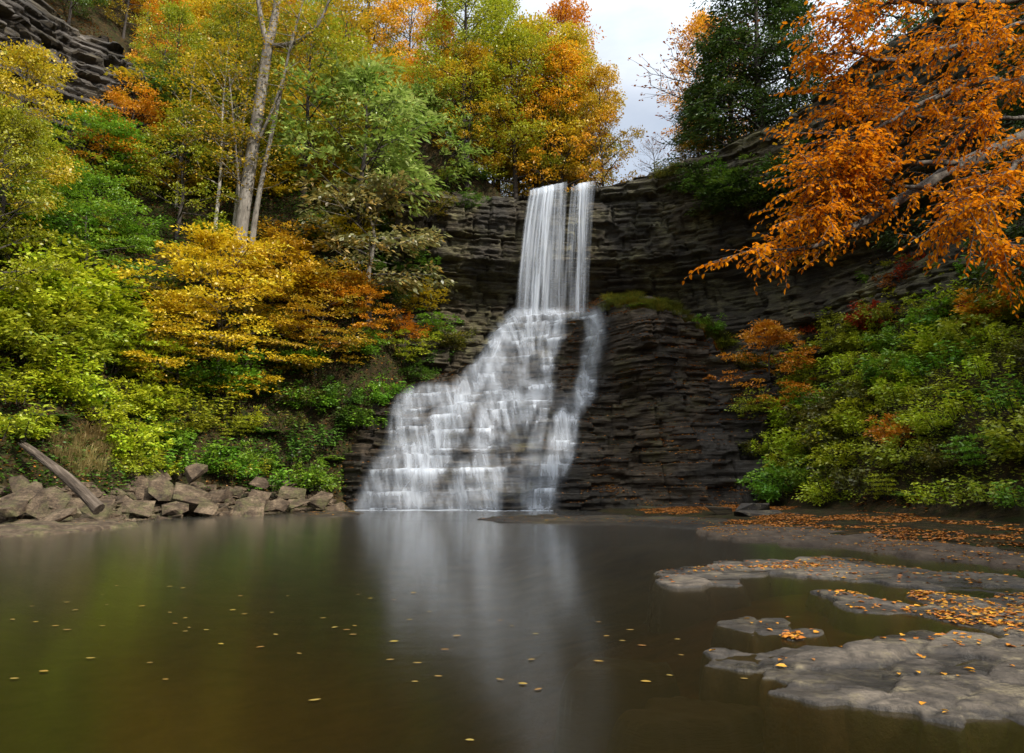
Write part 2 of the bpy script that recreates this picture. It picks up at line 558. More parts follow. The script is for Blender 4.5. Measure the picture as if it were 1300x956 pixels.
def strata(s, z, seed=0, amp=1.0, fine=1.0):
    ca = np.floor(s / 4.3 + 1.5 * noise(z * .15, z * 0, seed + 22) + .6 * noise(s * .6, z * .5, seed + 23))
    zz = z + .9 * (noise(s * .06, z * .04, seed + 1) - .5) + .5 * (_h(ca, np.floor(z / 5.0 + .31 * ca), seed + 24) - .5) + .015 * s
    ic = np.searchsorted(B_C, zz)
    jf = np.searchsorted(B_F, zz + .12 * (noise(s * .35, z * .2, seed + 2) - .5))
    pc = _h(ic, ic * 0 + 5, seed) - .5
    pc = pc * .9 + .7 * (noise(s * .11, ic * 7.3, seed + 3) - .5)
    wc = 1.2 + 2.6 * _h(ic, ic * 0 + 9, seed)
    cell = np.floor(s / wc + 10 * _h(ic, ic * 0 + 11, seed) + .25 * noise(s * .8, ic * 3.1, seed))
    blk = _h(cell, ic, seed + 4) - .5
    uu = s / wc + 10 * _h(ic, ic * 0 + 11, seed) + .25 * noise(s * .8, ic * 3.1, seed)
    joint = ((uu - np.floor(uu)) < .09) * (_h(cell, ic, seed + 14) > .35)
    pf = (_h(jf, jf * 0 + 3, seed) - .5) * (.4 + .9 * noise(s * .25, jf * 3.7, seed + 5))
    cf = np.floor(s / (.5 + .9 * _h(jf, jf * 0 + 1, seed)) + 10 * _h(jf, jf * 0 + 2, seed))
    bf = _h(cf, jf, seed + 6) - .5
    big = 2.4 * (fbm(s * .07, z * .07, seed + 7) - .5)
    rough = .22 * (fbm(s * 1.1, z * 1.8, seed + 8) - .5)
    return amp * (-.34 * joint + .70 * pc + .68 * blk + .22 * fine * pf + .20 * fine * bf + big + 1.5 * rough)


def resample(P, step):
    P = np.asarray(P, float)
    seg = np.r_[0, np.cumsum(np.linalg.norm(np.diff(P, axis=0), axis=1))]
    n = int(seg[-1] / step)
    s = np.linspace(0, seg[-1], n)
    Q = np.stack([np.interp(s, seg, P[:, k]) for k in range(P.shape[1])], -1)
    for _ in range(int(1.2 / step)):
        Q[1:-1] = .25 * Q[:-2] + .5 * Q[1:-1] + .25 * Q[2:]
    return s, Q


def cliff_sheet(name, plan, zb, ztop, mat, step=.14, zstep=.075, lean=.03, seed=0, amp=1.0, over=None, zref=None, fine=1.0):
    """a wall of beds along a plan line; ztop(s, x, y) gives the rim"""
    s, Q = resample(plan, step)
    T = np.gradient(Q, axis=0)
    T /= np.linalg.norm(T, axis=1)[:, None]
    N = np.stack([T[:, 1], -T[:, 0]], -1)          # right-hand side of the walk = outward
    top = ztop(s, Q[:, 0], Q[:, 1])
    nz = int((top.max() - zb) / zstep)
    w = np.linspace(0, 1, nz)
    Z = zb + (top[:, None] - zb) * w[None, :]
    S = s[:, None] + 0 * Z
    zr_ = zb if zref is None else zref(s)[:, None]
    D = strata(S, Z, seed, amp, fine) - lean * (Z - zr_)
    if over is not None:
        D = D + over(S, Z, top[:, None])
    rim = sstep(top[:, None] - Z, 0, .5)
    D = D - (1 - rim) * .5
    V = np.stack([Q[:, 0][:, None] + N[:, 0][:, None] * D, Q[:, 1][:, None] + N[:, 1][:, None] * D, Z], -1)
    # rim folds back into the ground behind it
    back = V[:, -1, :].copy()
    back[:, 0] -= N[:, 0] * 7
    back[:, 1] -= N[:, 1] * 7
    back[:, 2] += .3
    V = np.concatenate([V, back[:, None, :]], 1)
    m = make_mesh(name, V.reshape(-1, 3), grid_faces(V.shape[0], V.shape[1], False), smooth=False)
    o = link(name, m, mat)
    return o, V


def rim(s, x, y):
    z = np.interp(x, [-15, -4, 0, 1.4, 3.6, 5, 5.4, 7.2, 8, 12, 16, 24, 34], [25.5, 25.6, 25.8, 25.6, 26.2, 26.4, 26.1, 26.5, 26.9, 27.6, 28.2, 28.6, 29.5])
    return z + .35 * (noise(s * .5, s * 0, 77) - .5) * (np.abs(x - 4.3) > 3.2)


def rim_over(S, Z, top):
    # a hard cap overhangs a worn band in the middle of the wall
    return .9 * sstep(Z, 20, 24) - 2.6 * np.exp(-((Z - 16.2) / 2.4) ** 2) + .5 * np.exp(-((Z - 20) / 1.3) ** 2)


cliff, CV = cliff_sheet("cliff", CLIFF, 4.0, rim, ROCK_CLIFF, seed=3, over=rim_over, fine=1.7)
tag(cliff, kind="structure")

# layered outcrop high on the left slope
OUTC = [(-50, 190, 5), (10, 205, 0), (60, 215, 18), (105, 225, 48), (150, 225, 84), (195, 205, 125)]
out_pts = [hit(a, b) for a, b, _ in OUTC]
out_plan = [(p[0], p[1]) for p in out_pts]
out_topz = [at(a, c, p[1] + 4.0)[2] for (a, b, c), p in zip(OUTC, out_pts)]
_os = np.r_[0, np.cumsum([math.dist(a, b) for a, b in zip(out_plan[:-1], out_plan[1:])])]


def out_top(s, x, y):
    return np.interp(s, _os, out_topz) + 2 * (noise(s * .4, s * 0, 5) - .5)


outcrop, _ = cliff_sheet("rock_outcrop", out_plan, min(p[2] for p in out_pts) - 5, out_top, ROCK_GREY, lean=.30, seed=31, amp=1.2, zstep=.07, fine=2.6, zref=lambda q: np.interp(q, _os, [p[2] - 1.5 for p in out_pts]))
tag(outcrop, "grey layered rock outcrop of tilted beds high on the left slope", "rock face")

# ------------------------------------------------------------------ cascade rock (steps in depth over x and z)
cx = np.arange(-16, 18.01, .09)
cz = np.arange(-.7, 17.5, .055)


def casc_R(x, z):
    r = np.interp(z, [-1, 0, .8, 3.5, 3.9, 6, 8, 8.4, 11.5, 14.3, 14.7, 18], [-.2, 0, .25, 1.1, 1.9, 3.4, 4.8, 5.5, 7.0, 8.2, 9.6, 12])
    # right face: steeper, more upright beds
    rr = np.interp(z, [-1, 0, .6, 2.5, 4, 6, 9, 12, 14.5, 18], [-.6, 0, 1.2, 1.9, 2.6, 3.6, 4.6, 5.3, 6.6, 12])
    w = sstep(x, 4.5, 7.5)
    r = r * (1 - w) + rr * w
    r = r - 2.7 * np.exp(-((x - 8.6) / 2.3) ** 2 - ((z - 11.2) / 3.0) ** 2)      # rounded buttress
    r = r - 1.0 * np.exp(-((x - 1.6) / 1.3) ** 2 - ((z - 5.2) / 1.3) ** 2)
    r = r - .9 * np.exp(-((x + 2.6) / 1.0) ** 2 - ((z - 5.4) / 1.2) ** 2)
    ztop = np.interp(x, [-16, -12, -9.5, -7, -5, -3, -1, .3, 6, 7, 9.6, 11, 13, 15, 18], [4.2, 5.2, 7.0, 8.0, 8.2, 9.6, 12.4, 14.4, 14.4, 14.9, 14.7, 13.4, 11, 9, 6.5])
    over = np.clip(z - ztop, 0, None)
    return r + over * 2.6


def casc_Y0(x):
    return np.interp(x, [-16, -12, -10, -8, 3, 5.5, 7.5, 12, 15, 18], [47.5, 46.0, 44.6, 43.8, 43.6, 42.8, 41.8, 40.6, 40.2, 40.0])


def casc(x, z):
    up_ = .25 + .75 * sstep(z, 3.0, 4.4)
    ca = np.floor(x / 1.9 + 1.6 * noise(z * .22, z * 0, 63) + .5 * noise(x * 1.3, z * .9, 64))
    offs = (_h(ca, np.floor(z / 2.6 + .37 * ca), 65) - .5) * 1.0 * up_
    zz = z + offs + .35 * (noise(x * .09, z * .05, 51) - .5) + .45 * up_ * (noise(x * .28, z * .15, 52) - .5) - .012 * x
    ic = np.clip(np.searchsorted(B_C, zz) - 1, 0, len(B_C) - 2)
    jf = np.clip(np.searchsorted(B_F, zz) - 1, 0, len(B_F) - 2)
    zc = B_C[ic]
    zf = B_F[jf]
    cell = np.floor(x / (1.0 + 2.0 * _h(ic, ic * 0, 53)) + 7 * _h(ic, ic * 0 + 1, 53))
    uu = x / (1.0 + 2.0 * _h(ic, ic * 0, 53)) + 7 * _h(ic, ic * 0 + 1, 53)
    joint = ((uu - np.floor(uu)) < .08) * (_h(cell, ic, 67) > .4) * sstep(x, 4.5, 6)
    zc = zc + (_h(cell, ic, 54) - .5) * .45
    ws_ = .15 + .75 * noise(x * .3, z * .35, 66)
    ze = ws_ * zc + .25 * zf + (.75 - ws_) * zz - offs
    casc.ic, casc.frac, casc.cell = ic, (B_C[np.minimum(ic + 1, len(B_C) - 1)] - zz) / (B_C[np.minimum(ic + 1, len(B_C) - 1)] - B_C[ic]), ca
    Y = casc_Y0(x) + casc_R(x, ze)
    cf = np.floor(x / (.35 + .8 * _h(jf, jf * 0, 55)) + 9 * _h(jf, jf * 0 + 1, 55))
    Y = Y - .16 * (_h(cf, jf, 56) - .5) * (.2 + noise(x * .4, jf * 2.7, 59)) - .45 * (_h(cell, ic, 57) - .5) - .5 * (noise(x * .55, jf * 1.7, 61) - .5)
    rt = sstep(x, 4.5, 7)
    Y = Y + .30 * joint - .5 * rt * (_h(cell, ic, 68) - .5)
    Y = Y + (1.0 + .8 * rt) * (fbm(x * .25, z * .28, 58) - .5) + (.25 + .45 * rt) * (fbm(x * .9, z * 1.1, 60, 5) - .5)
    return Y


CX, CZ = np.meshgrid(cx, cz, indexing="ij")
CY = casc(CX, CZ)
BED, FRAC, BCELL = casc.ic, casc.frac, casc.cell
CY = np.maximum(CY, np.minimum.accumulate(CY[:, ::-1], axis=1)[:, ::-1] - .12)     # only slight undercuts
cm = make_mesh("cascade_rock", np.stack([CX, CY, CZ], -1).reshape(-1, 3), grid_faces(len(cx), len(cz)), smooth=False)
tag(link("cascade_rock", cm, ROCK_WET), "dark wet stepped rock face under the cascade, strewn with orange leaves", "rock face")


def casc_pt(px, py):
    """where a sight line meets the stepped face"""
    d = ray(px, py)
    o = np.array([0, 0, CAMZ])
    for t in np.arange(38, 62, .05):
        p = o + d * t
        i = int(round((p[0] - cx[0]) / .09))
        j = int(round((p[2] - cz[0]) / .055))
        if 0 <= i < len(cx) and 0 <= j < len(cz) and p[1] >= CY[i, j]:
            return p
    return o + d * 52


# ------------------------------------------------------------------ falling water
def water_mat():
    m, nt, out = new_mat("falling_water")
    a = nd(nt, "ShaderNodeAttribute", attribute_name="alpha")
    u = nd(nt, "ShaderNodeAttribute", attribute_name="across")
    v = nd(nt, "ShaderNodeAttribute", attribute_name="along")
    cb = nd(nt, "ShaderNodeCombineXYZ")
    nt.links.new(u.outputs["Fac"], cb.inputs[0])
    nt.links.new(v.outputs["Fac"], cb.inputs[1])
    mp = nd(nt, "ShaderNodeMapping")
    mp.inputs["Scale"].default_value = (1, .16, 1)
    nt.links.new(cb.outputs[0], mp.inputs[0])
    f1 = ntex(nt, mp.outputs[0], 3.0, 3, .55)
    f2 = ntex(nt, mp.outputs[0], 1.5, 3, .5)
    st = math_(nt, "ADD", ramp(nt, f1, [(.36, 0.0), (.64, 1.0)]).outputs[0], ramp(nt, f2, [(.3, 0.0), (.7, 1.0)]).outputs[0])
    st = math_(nt, "MULTIPLY", st, .62)
    # fac = alpha*(.45 + st)
    k = math_(nt, "ADD", st, .10)
    al = math_(nt, "MULTIPLY", k, a.outputs["Fac"], True)
    al = math_(nt, "MINIMUM", al, .97)
    tr = nd(nt, "ShaderNodeBsdfTransparent")
    df = nd(nt, "ShaderNodeBsdfDiffuse")
    tl = nd(nt, "ShaderNodeBsdfTranslucent")
    for q in (df, tl):
        q.inputs[0].default_value = (.70, .75, .83, 1)
    mx = nd(nt, "ShaderNodeMixShader")
    mx.inputs[0].default_value = .35
    nt.links.new(df.outputs[0], mx.inputs[1])
    nt.links.new(tl.outputs[0], mx.inputs[2])
    mo = nd(nt, "ShaderNodeMixShader")
    nt.links.new(al, mo.inputs[0])
    nt.links.new(tr.outputs[0], mo.inputs[1])
    nt.links.new(mx.outputs[0], mo.inputs[2])
    nt.links.new(mo.outputs[0], out.inputs[0])
    return m


WATERFALL = water_mat()
wf = tag(link("waterfall", None), "tall silky white waterfall dropping over the cliff and fanning down stepped rock", "waterfall")
wf.location = (0, 43.5, 0)


def wpart(name, V, Fq, attrs):
    V = np.asarray(V).reshape(-1, 3) - np.array([0, 43.5, 0])
    o = link(name, make_mesh(name, V, Fq, attrs=attrs, smooth=True), WATERFALL, wf)
    return o


# channels on the stepped face: (photo points down the stream, half width in metres, strength)
CHAN = [
    ([(668, 402), (664, 425), (655, 450), (648, 480), (640, 510), (630, 540), (620, 570), (612, 600), (600, 630), (594, 650)], [1.6, 1.9, 2.1, 2.0, 1.8, 1.6, 1.5, 1.7, 2.0, 2.3], 1.0),
    ([(700, 404), (694, 430), (688, 455), (684, 485), (668, 520), (650, 550), (640, 580), (625, 610), (612, 648)], [1.2, 1.3, 1.2, .9, .8, .9, 1.0, 1.0, 1.0], .85),
    ([(640, 420), (622, 455), (602, 485), (585, 505), (572, 530), (560, 555), (545, 578), (520, 605), (500, 648)], [.8, .9, 1.1, 1.3, 1.6, 1.8, 2.0, 2.2, 2.5], 1.0),
    ([(560, 500), (530, 506), (520, 530), (515, 560), (505, 582), (485, 610), (470, 648)], [.9, 1.2, 1.2, 1.2, 1.2, 1.1, 1.2], .95),
    ([(512, 508), (506, 540), (502, 575)], [.6, .7, .7], .7),
    ([(750, 408), (750, 440), (745, 475), (738, 500), (724, 520), (712, 545), (708, 575), (694, 605), (684, 648)], [.55, .62, .6, .8, .9, .8, .8, .8, .9], .95),
    ([(735, 500), (728, 540), (722, 575), (712, 600)], [.3, .4, .4, .3], .55),
    ([(700, 490), (690, 520), (680, 560), (672, 600), (668, 648)], [.4, .4, .5, .7, .7], .5),
    ([(705, 400), (720, 401), (735, 403), (750, 406)], [.5, .5, .4, .4], .6),
]
mask = np.zeros_like(CX)
for pts, wid, stg in CHAN:
    W = np.array([casc_pt(*p) for p in pts])
    dist = np.full(CX.shape, 9.0)
    for k in range(len(W) - 1):
        ax, az = W[k][0], W[k][2]
        bx, bz = W[k + 1][0], W[k + 1][2]
        dx, dz = bx - ax, bz - az
        t = np.clip(((CX - ax) * dx + (CZ - az) * dz) / (dx * dx + dz * dz + 1e-6), 0, 1)
        # a stream keeps to its level: distances across count more than those along
        dd = np.hypot(CX - ax - t * dx, (CZ - az - t * dz))
        ww = wid[k] * (1 - t) + wid[k + 1] * t
        dist = np.minimum(dist, dd / ww)
    dist = dist + .55 * (fbm(CX * 1.1, CZ * .5, 91) - .5)
    mask = np.maximum(mask, stg * (1 - sstep(dist, .45, 1.15)))


# a thin broken veil between the streams on the lower steps
pxg = 650 + F * CX / (CY * CP + (CZ - CAMZ) * SP)
pyl = np.interp(pxg, [440, 500, 560, 640, 700, 745], [650, 500, 500, 420, 470, 420])
veil = .42 * sstep(fbm(CX * .8, CZ * .35, 97), .42, .62) * sstep(pxg, 462 - (CZ - .2) * -9, 480 + CZ * 9) * (1 - sstep(pxg, 690 + CZ * 4, 715 + CZ * 4)) * sstep(8.2 - CZ, 0, .6)
mask = np.maximum(mask, veil)
# bare wet rock shows through in patches and along the long ledge
mask = mask * np.maximum(.25 + .75 * sstep(fbm(CX * .55 + 3, CZ * .42, 101), .36, .50), np.maximum(sstep(CX, 4.0, 4.6), np.clip(.35 + .8 * fbm(CX * .6, CZ * .5, 105), 0, .9) * (1 - sstep(CX, -5.5, -4.0))))
mask = mask * (1 - .55 * np.exp(-((CZ - 3.55 - .02 * CX) / .22) ** 2) * sstep(CX, -4.5, -2.5))


def blur(A, n, axis):
    for _ in range(n):
        A = np.moveaxis(A, axis, 0)
        B = A.copy()
        B[1:-1] = .25 * A[:-2] + .5 * A[1:-1] + .25 * A[2:]
        A = np.moveaxis(B, 0, axis)
    return A


def minf(A, n, axis):
    B = np.moveaxis(A, axis, 0)
    C = B.copy()
    for k in range(1, n + 1):
        C[k:] = np.minimum(C[k:], B[:-k])
        C[:-k] = np.minimum(C[:-k], B[k:])
    return np.moveaxis(C, 0, axis)


WY = blur(blur(minf(minf(CY, 4, 0), 3, 1), 24, 0), 34, 1) - .07
WY = np.minimum(WY, blur(blur(minf(minf(CY, 2, 0), 2, 1), 4, 0), 4, 1) - .03)
# water is thickest where it spills over a lip, then thins on its way down each bed
patch = sstep(fbm(CX * .5, CZ * .8, 98), .38, .64)
lip = (1 - sstep(FRAC, .02, .30)) * patch
foot = sstep(FRAC, .72, 1.0) * (1 - patch)
breakup = .30 + 1.15 * fbm(CX * .6, CZ * .4, 95)
AL = np.clip(mask * (.54 - .26 * FRAC + .62 * lip + .25 * foot) * breakup, 0, 1.25) * sstep(CZ, -.2, .05)
keep = blur(blur((AL > .01).astype(float), 2, 0), 2, 1) > 0
fq = grid_faces(len(cx), len(cz))
kf = keep.ravel()[fq].any(1)
used = np.unique(fq[kf])
remap = -np.ones(CX.size, int)
remap[used] = np.arange(len(used))
Vw = np.stack([CX, WY, CZ], -1).reshape(-1, 3)[used]
warp = CX + .5 * (noise(CX * .5, CZ * .5, 96) - .5) + .15 * CZ * (CX < 1) + 3.0 * _h(BED, BCELL, 99)
wpart("lower_cascade", Vw, remap[fq[kf]], {"alpha": AL.ravel()[used], "across": warp.ravel()[used], "along": CZ.ravel()[used]})

W2 = blur(blur(minf(minf(WY, 6, 0), 5, 1), 40, 0), 90, 1) - .06
A2 = np.clip(blur(blur(mask, 6, 0), 10, 1) * (.0 + .50 * fbm(CX * .5 + .07 * CZ, CZ * .22, 103)), 0, .7) * sstep(CZ, -.1, .3)
keep2 = A2 > .012
kf = keep2.ravel()[fq].any(1)
used = np.unique(fq[kf])
remap = -np.ones(CX.size, int)
remap[used] = np.arange(len(used))
warp2 = CX + .7 * (noise(CX * .35, CZ * .25, 104) - .5) + .22 * CZ * (CX < 1)
wpart("cascade_veil", np.stack([CX, W2, CZ], -1).reshape(-1, 3)[used], remap[fq[kf]], {"alpha": A2.ravel()[used], "across": warp2.ravel()[used], "along": (CZ * .5).ravel()[used]})

# upper curtains: they leave the lip, arc out a little and spread
def curtain(name, xs_top, xs_bot, ztop, zbot, ytop, ybot, prof, gain=1.0, off=0.0):
    nu, nv = 90, 70
    u = np.linspace(0, 1, nu)[:, None]
    w = np.linspace(0, 1, nv)[None, :]
    f = w ** .5
    xt = np.interp(u, np.linspace(0, 1, len(xs_top)), xs_top)
    xb = np.interp(u, np.linspace(0, 1, len(xs_bot)), xs_bot)
    zt = np.interp(u, np.linspace(0, 1, len(ztop)), ztop)
    X = xt + (xb - xt) * f ** 1.4
    Y = ytop + (ybot - ytop) * f + .12 * (noise(u * 26, w * 0 + off, 5) - .5)
    Zc = zt + (zbot - zt) * w
    lip = w < .035
    Y = np.where(lip, Y + (1 - w / .035) * 1.4, Y)
    Zc = np.where(lip, zt + .10 - .1 * (w / .035), Zc)
    A = np.interp(u, np.linspace(0, 1, len(prof)), prof) * (1 - .25 * w) * gain
    A = A * sstep(u, 0, .06) * sstep(1 - u, 0, .06) * (1 - .35 * sstep(w, .94, 1.0))
    A = A + 0 * w
    V = np.stack([X + 0 * w, Y, Zc + 0 * u], -1)
    return wpart(name, V, grid_faces(nu, nv, True), {"alpha": A.ravel(), "across": (xt * 1.6 + off + 0 * w).ravel(), "along": (Zc * .35 + 0 * u).ravel()})


Lx = lambda px, py, Y: at(px, py, Y)[0]
ZB = 13.7
curtain("upper_curtain", [Lx(673, 245, 53.4), Lx(698, 240, 53.4), Lx(722, 235, 53.4)], [Lx(651, 405, 52.2), Lx(684, 405, 52.2), Lx(716, 405, 52.2)], [25.7, 26.1, 26.5], ZB, 53.5, 51.9,
        [.45, .8, .6, 1.0, .95, .7, .3, .5, .25], .78, 0)
curtain("upper_curtain", [Lx(674, 245, 53.2), Lx(720, 236, 53.2)], [Lx(656, 405, 51.9), Lx(704, 405, 51.9)], [25.7, 26.4], ZB, 53.3, 51.6, [.1, .5, .3, .7, .8, .25, .1, .25], .5, 13.0)
curtain("upper_curtain", [Lx(726, 240, 53.4), Lx(741, 236, 53.4), Lx(759, 232, 53.4)], [Lx(712, 398, 52.4), Lx(733, 398, 52.4), Lx(746, 398, 52.4)], [26.0, 26.4, 26.6], ZB + .4, 53.5, 52.2,
        [.35, .45, .4, .55, 1.0, .75, .5, .3, .15], .7, 29.0)
curtain("upper_curtain", [Lx(733, 237, 53.2), Lx(752, 233, 53.2)], [Lx(731, 398, 52.2), Lx(742, 398, 52.2)], [26.2, 26.5], ZB + .4, 53.3, 52.0, [.1, .9, .5, .2, .4, .1], .6, 47.0)

ws = .5 - .5 * np.cos(np.linspace(0, 2 * math.pi, 40))
VX = np.linspace(0, 1, 40)[:, None]
VW = np.linspace(0, 1, 40)[None, :]
vl = [at(640, 400, 50.2), at(655, 400, 50.2)]
vb = [at(560, 520, 46.2), at(650, 520, 46.2)]
vt = vl[0] + (vl[1] - vl[0]) * VX[..., None]
vbm = vb[0] + (vb[1] - vb[0]) * VX[..., None]
VV = vt + (vbm - vt) * VW[..., None]
VA = .33 * ws[:, None] * sstep(VW, 0, .2) * (1 - sstep(VW, .45, 1.0))
wpart("spray", VV, grid_faces(40, 40, True), {"alpha": VA.ravel(), "across": (VX * 1.2 + 0 * VW).ravel(), "along": (VW + 0 * VX).ravel()})

# foam where the cascade meets the pool
fx = np.linspace(Lx(447, 646, 43.5), Lx(702, 648, 43.0), 160)
fy = np.array([CY[int(round((x - cx[0]) / .09)), int(round((0.1 - cz[0]) / .055))] for x in fx])
fy = blur(fy, 6, 0)
wv = np.linspace(0, 1, 8)
FX = fx[:, None] + 0 * wv[None]
FY = fy[:, None] - .05 - 2.4 * wv[None] * (.35 + 1.1 * fbm(fx * .9, fx * 0, 8))[:, None]
FA = (1 - wv[None]) ** 1.5 * np.clip(.45 + 1.6 * mask[np.clip(((fx - cx[0]) / .09).astype(int), 0, len(cx) - 1), int((.3 - cz[0]) / .055)], 0, 1)[:, None]
wpart("foam", np.stack([FX, FY, .012 + 0 * FX], -1), grid_faces(160, 8, True), {"alpha": FA.ravel(), "across": FX.ravel(), "along": FY.ravel()})

# ------------------------------------------------------------------ pool water
def pool_mat():
    m, nt, out = new_mat("pool_water")
    vec = wcoords(nt, (.35, 1.6, 1))
    f = ntex(nt, vec, 1.4, 4, .5)
    bp = nd(nt, "ShaderNodeBump")
    bp.inputs["Strength"].default_value = .05
    bp.inputs["Distance"].default_value = .05
    nt.links.new(f, bp.inputs["Height"])
    fr = nd(nt, "ShaderNodeFresnel")
    fr.inputs["IOR"].default_value = 1.33
    nt.links.new(bp.outputs[0], fr.inputs["Normal"])
    gl = nd(nt, "ShaderNodeBsdfGlossy")
    gl.inputs["Roughness"].default_value = .17
    gl.inputs["Color"].default_value = (.95, .95, .95, 1)
    nt.links.new(bp.outputs[0], gl.inputs["Normal"])
    tr = nd(nt, "ShaderNodeBsdfTransparent")
    tr.inputs[0].default_value = (.86, .76, .55, 1)
    df = nd(nt, "ShaderNodeBsdfDiffuse")
    df.inputs[0].default_value = (.026, .020, .0035, 1)
    mu = nd(nt, "ShaderNodeMixShader")
    mu.inputs[0].default_value = .3
    nt.links.new(tr.outputs[0], mu.inputs[1])
    nt.links.new(df.outputs[0], mu.inputs[2])
    mx = nd(nt, "ShaderNodeMixShader")
    nt.links.new(fr.outputs[0], mx.inputs[0])
    nt.links.new(mu.outputs[0], mx.inputs[1])
    nt.links.new(gl.outputs[0], mx.inputs[2])
    nt.links.new(mx.outputs[0], out.inputs[0])
    va = nd(nt, "ShaderNodeVolumeAbsorption")
    va.inputs["Color"].default_value = (.62, .42, .12, 1)
    va.inputs["Density"].default_value = 1.0
    nt.links.new(va.outputs[0], out.inputs[1])
    return m


bm = bmesh.new()
bmesh.ops.create_cube(bm, size=1)
for v in bm.verts:
    v.co = ((v.co.x) * 62 - 3, v.co.y * 78 + 13, (v.co.z - .5) * 4.0)
wm = bpy.data.meshes.new("pool_water")
bm.to_mesh(wm)
bm.free()
tag(link("pool_water", wm, pool_mat()), kind="structure")

# ------------------------------------------------------------------ plants
def leaves(P, axis, nrm, L, W, fold=0.0):
    """diamond leaves: base P, direction axis, face normal nrm"""
    axis = axis / (np.linalg.norm(axis, axis=1)[:, None] + 1e-9)
    B = np.cross(nrm, axis)
    B /= np.linalg.norm(B, axis=1)[:, None] + 1e-9
    L = np.broadcast_to(L, (len(P),))[:, None]
    W = np.broadcast_to(W, (len(P),))[:, None]
    nn = np.cross(axis, B)
    a = P
    b = P + axis * L * .45 + B * W * .5 + nn * W * fold
    c = P + axis * L - nn * L * .10
    d = P + axis * L * .45 - B * W * .5 + nn * W * fold
    V = np.stack([a, b, c, d], 1).reshape(-1, 3)
    n = len(P)
    return V, np.arange(n * 4).reshape(n, 4)


def leaves_fine(P, axis, nrm, L, W, fold=.12, curl=.12):
    """pointed oval leaves folded along the midrib, two faces each"""
    axis = axis / (np.linalg.norm(axis, axis=1)[:, None] + 1e-9)
    B = np.cross(nrm, axis)
    B /= np.linalg.norm(B, axis=1)[:, None] + 1e-9
    nn = np.cross(axis, B)
    L = np.broadcast_to(L, (len(P),))[:, None]
    W = np.broadcast_to(W, (len(P),))[:, None]
    def q(t, w, h):
        return P + axis * L * t + B * W * w + nn * (W * h - L * curl * t * t)
    V = np.stack([q(0, 0, 0), q(.30, .48, fold), q(.68, .40, fold), q(1, 0, 0), q(.68, -.40, fold), q(.30, -.48, fold)], 1).reshape(-1, 3)
    b = np.arange(len(P))[:, None] * 6
    return V, np.stack([b + np.array([0, 1, 2, 3]), b + np.array([0, 3, 4, 5])], 1).reshape(-1, 4)


def clump_leaves(r, centers, dirs, nper, rc, flat, L, W, up=1.0, droop=.25, spread=1.0):
    n = len(centers)
    C = np.repeat(centers, nper, 0)
    Dr = np.repeat(dirs, nper, 0)
    m = len(C)
    g = r.normal(size=(m, 3))
    g /= np.linalg.norm(g, axis=1)[:, None]
    rad = r.uniform(0, 1, m) ** .45
    off = g * rad[:, None] * np.array([1, 1, flat]) * np.broadcast_to(rc, (n,)).repeat(nper)[:, None]
    off += Dr * (rad * .35 * np.broadcast_to(rc, (n,)).repeat(nper))[:, None]
    off[:, 2] -= droop * (off[:, 0] ** 2 + off[:, 1] ** 2) / (np.broadcast_to(rc, (n,)).repeat(nper) + .01)
    P = C + off
    ax = off * np.array([1, 1, .5]) + r.normal(size=(m, 3)) * .35 * np.asarray(rc).mean() + Dr * .3
    ax[:, 2] -= droop * .6 * np.linalg.norm(ax, axis=1)
    nr = np.stack([r.normal(size=m) * .55, r.normal(size=m) * .55, np.full(m, up) + r.normal(size=m) * .25], -1)
    s = r.uniform(.65, 1.25, m)
    V, Fq = leaves(P, ax, nr, L * s, W * s)
    cr = np.repeat(r.uniform(0, 1, n), nper)
    rnd = np.clip(.55 * cr + .45 * r.uniform(0, 1, m), 0, 1)
    return V, Fq, rnd


def bend(p0, d0, length, n, r, curl=.25, lift=0.0):
    P = [np.array(p0, float)]
    d = np.array(d0, float)
    d /= np.linalg.norm(d)
    st = length / n
    for i in range(n):
        d = d + r.normal(size=3) * curl / n + np.array([0, 0, lift / n])
        d /= np.linalg.norm(d)
        P.append(P[-1] + d * st)
    return np.array(P)


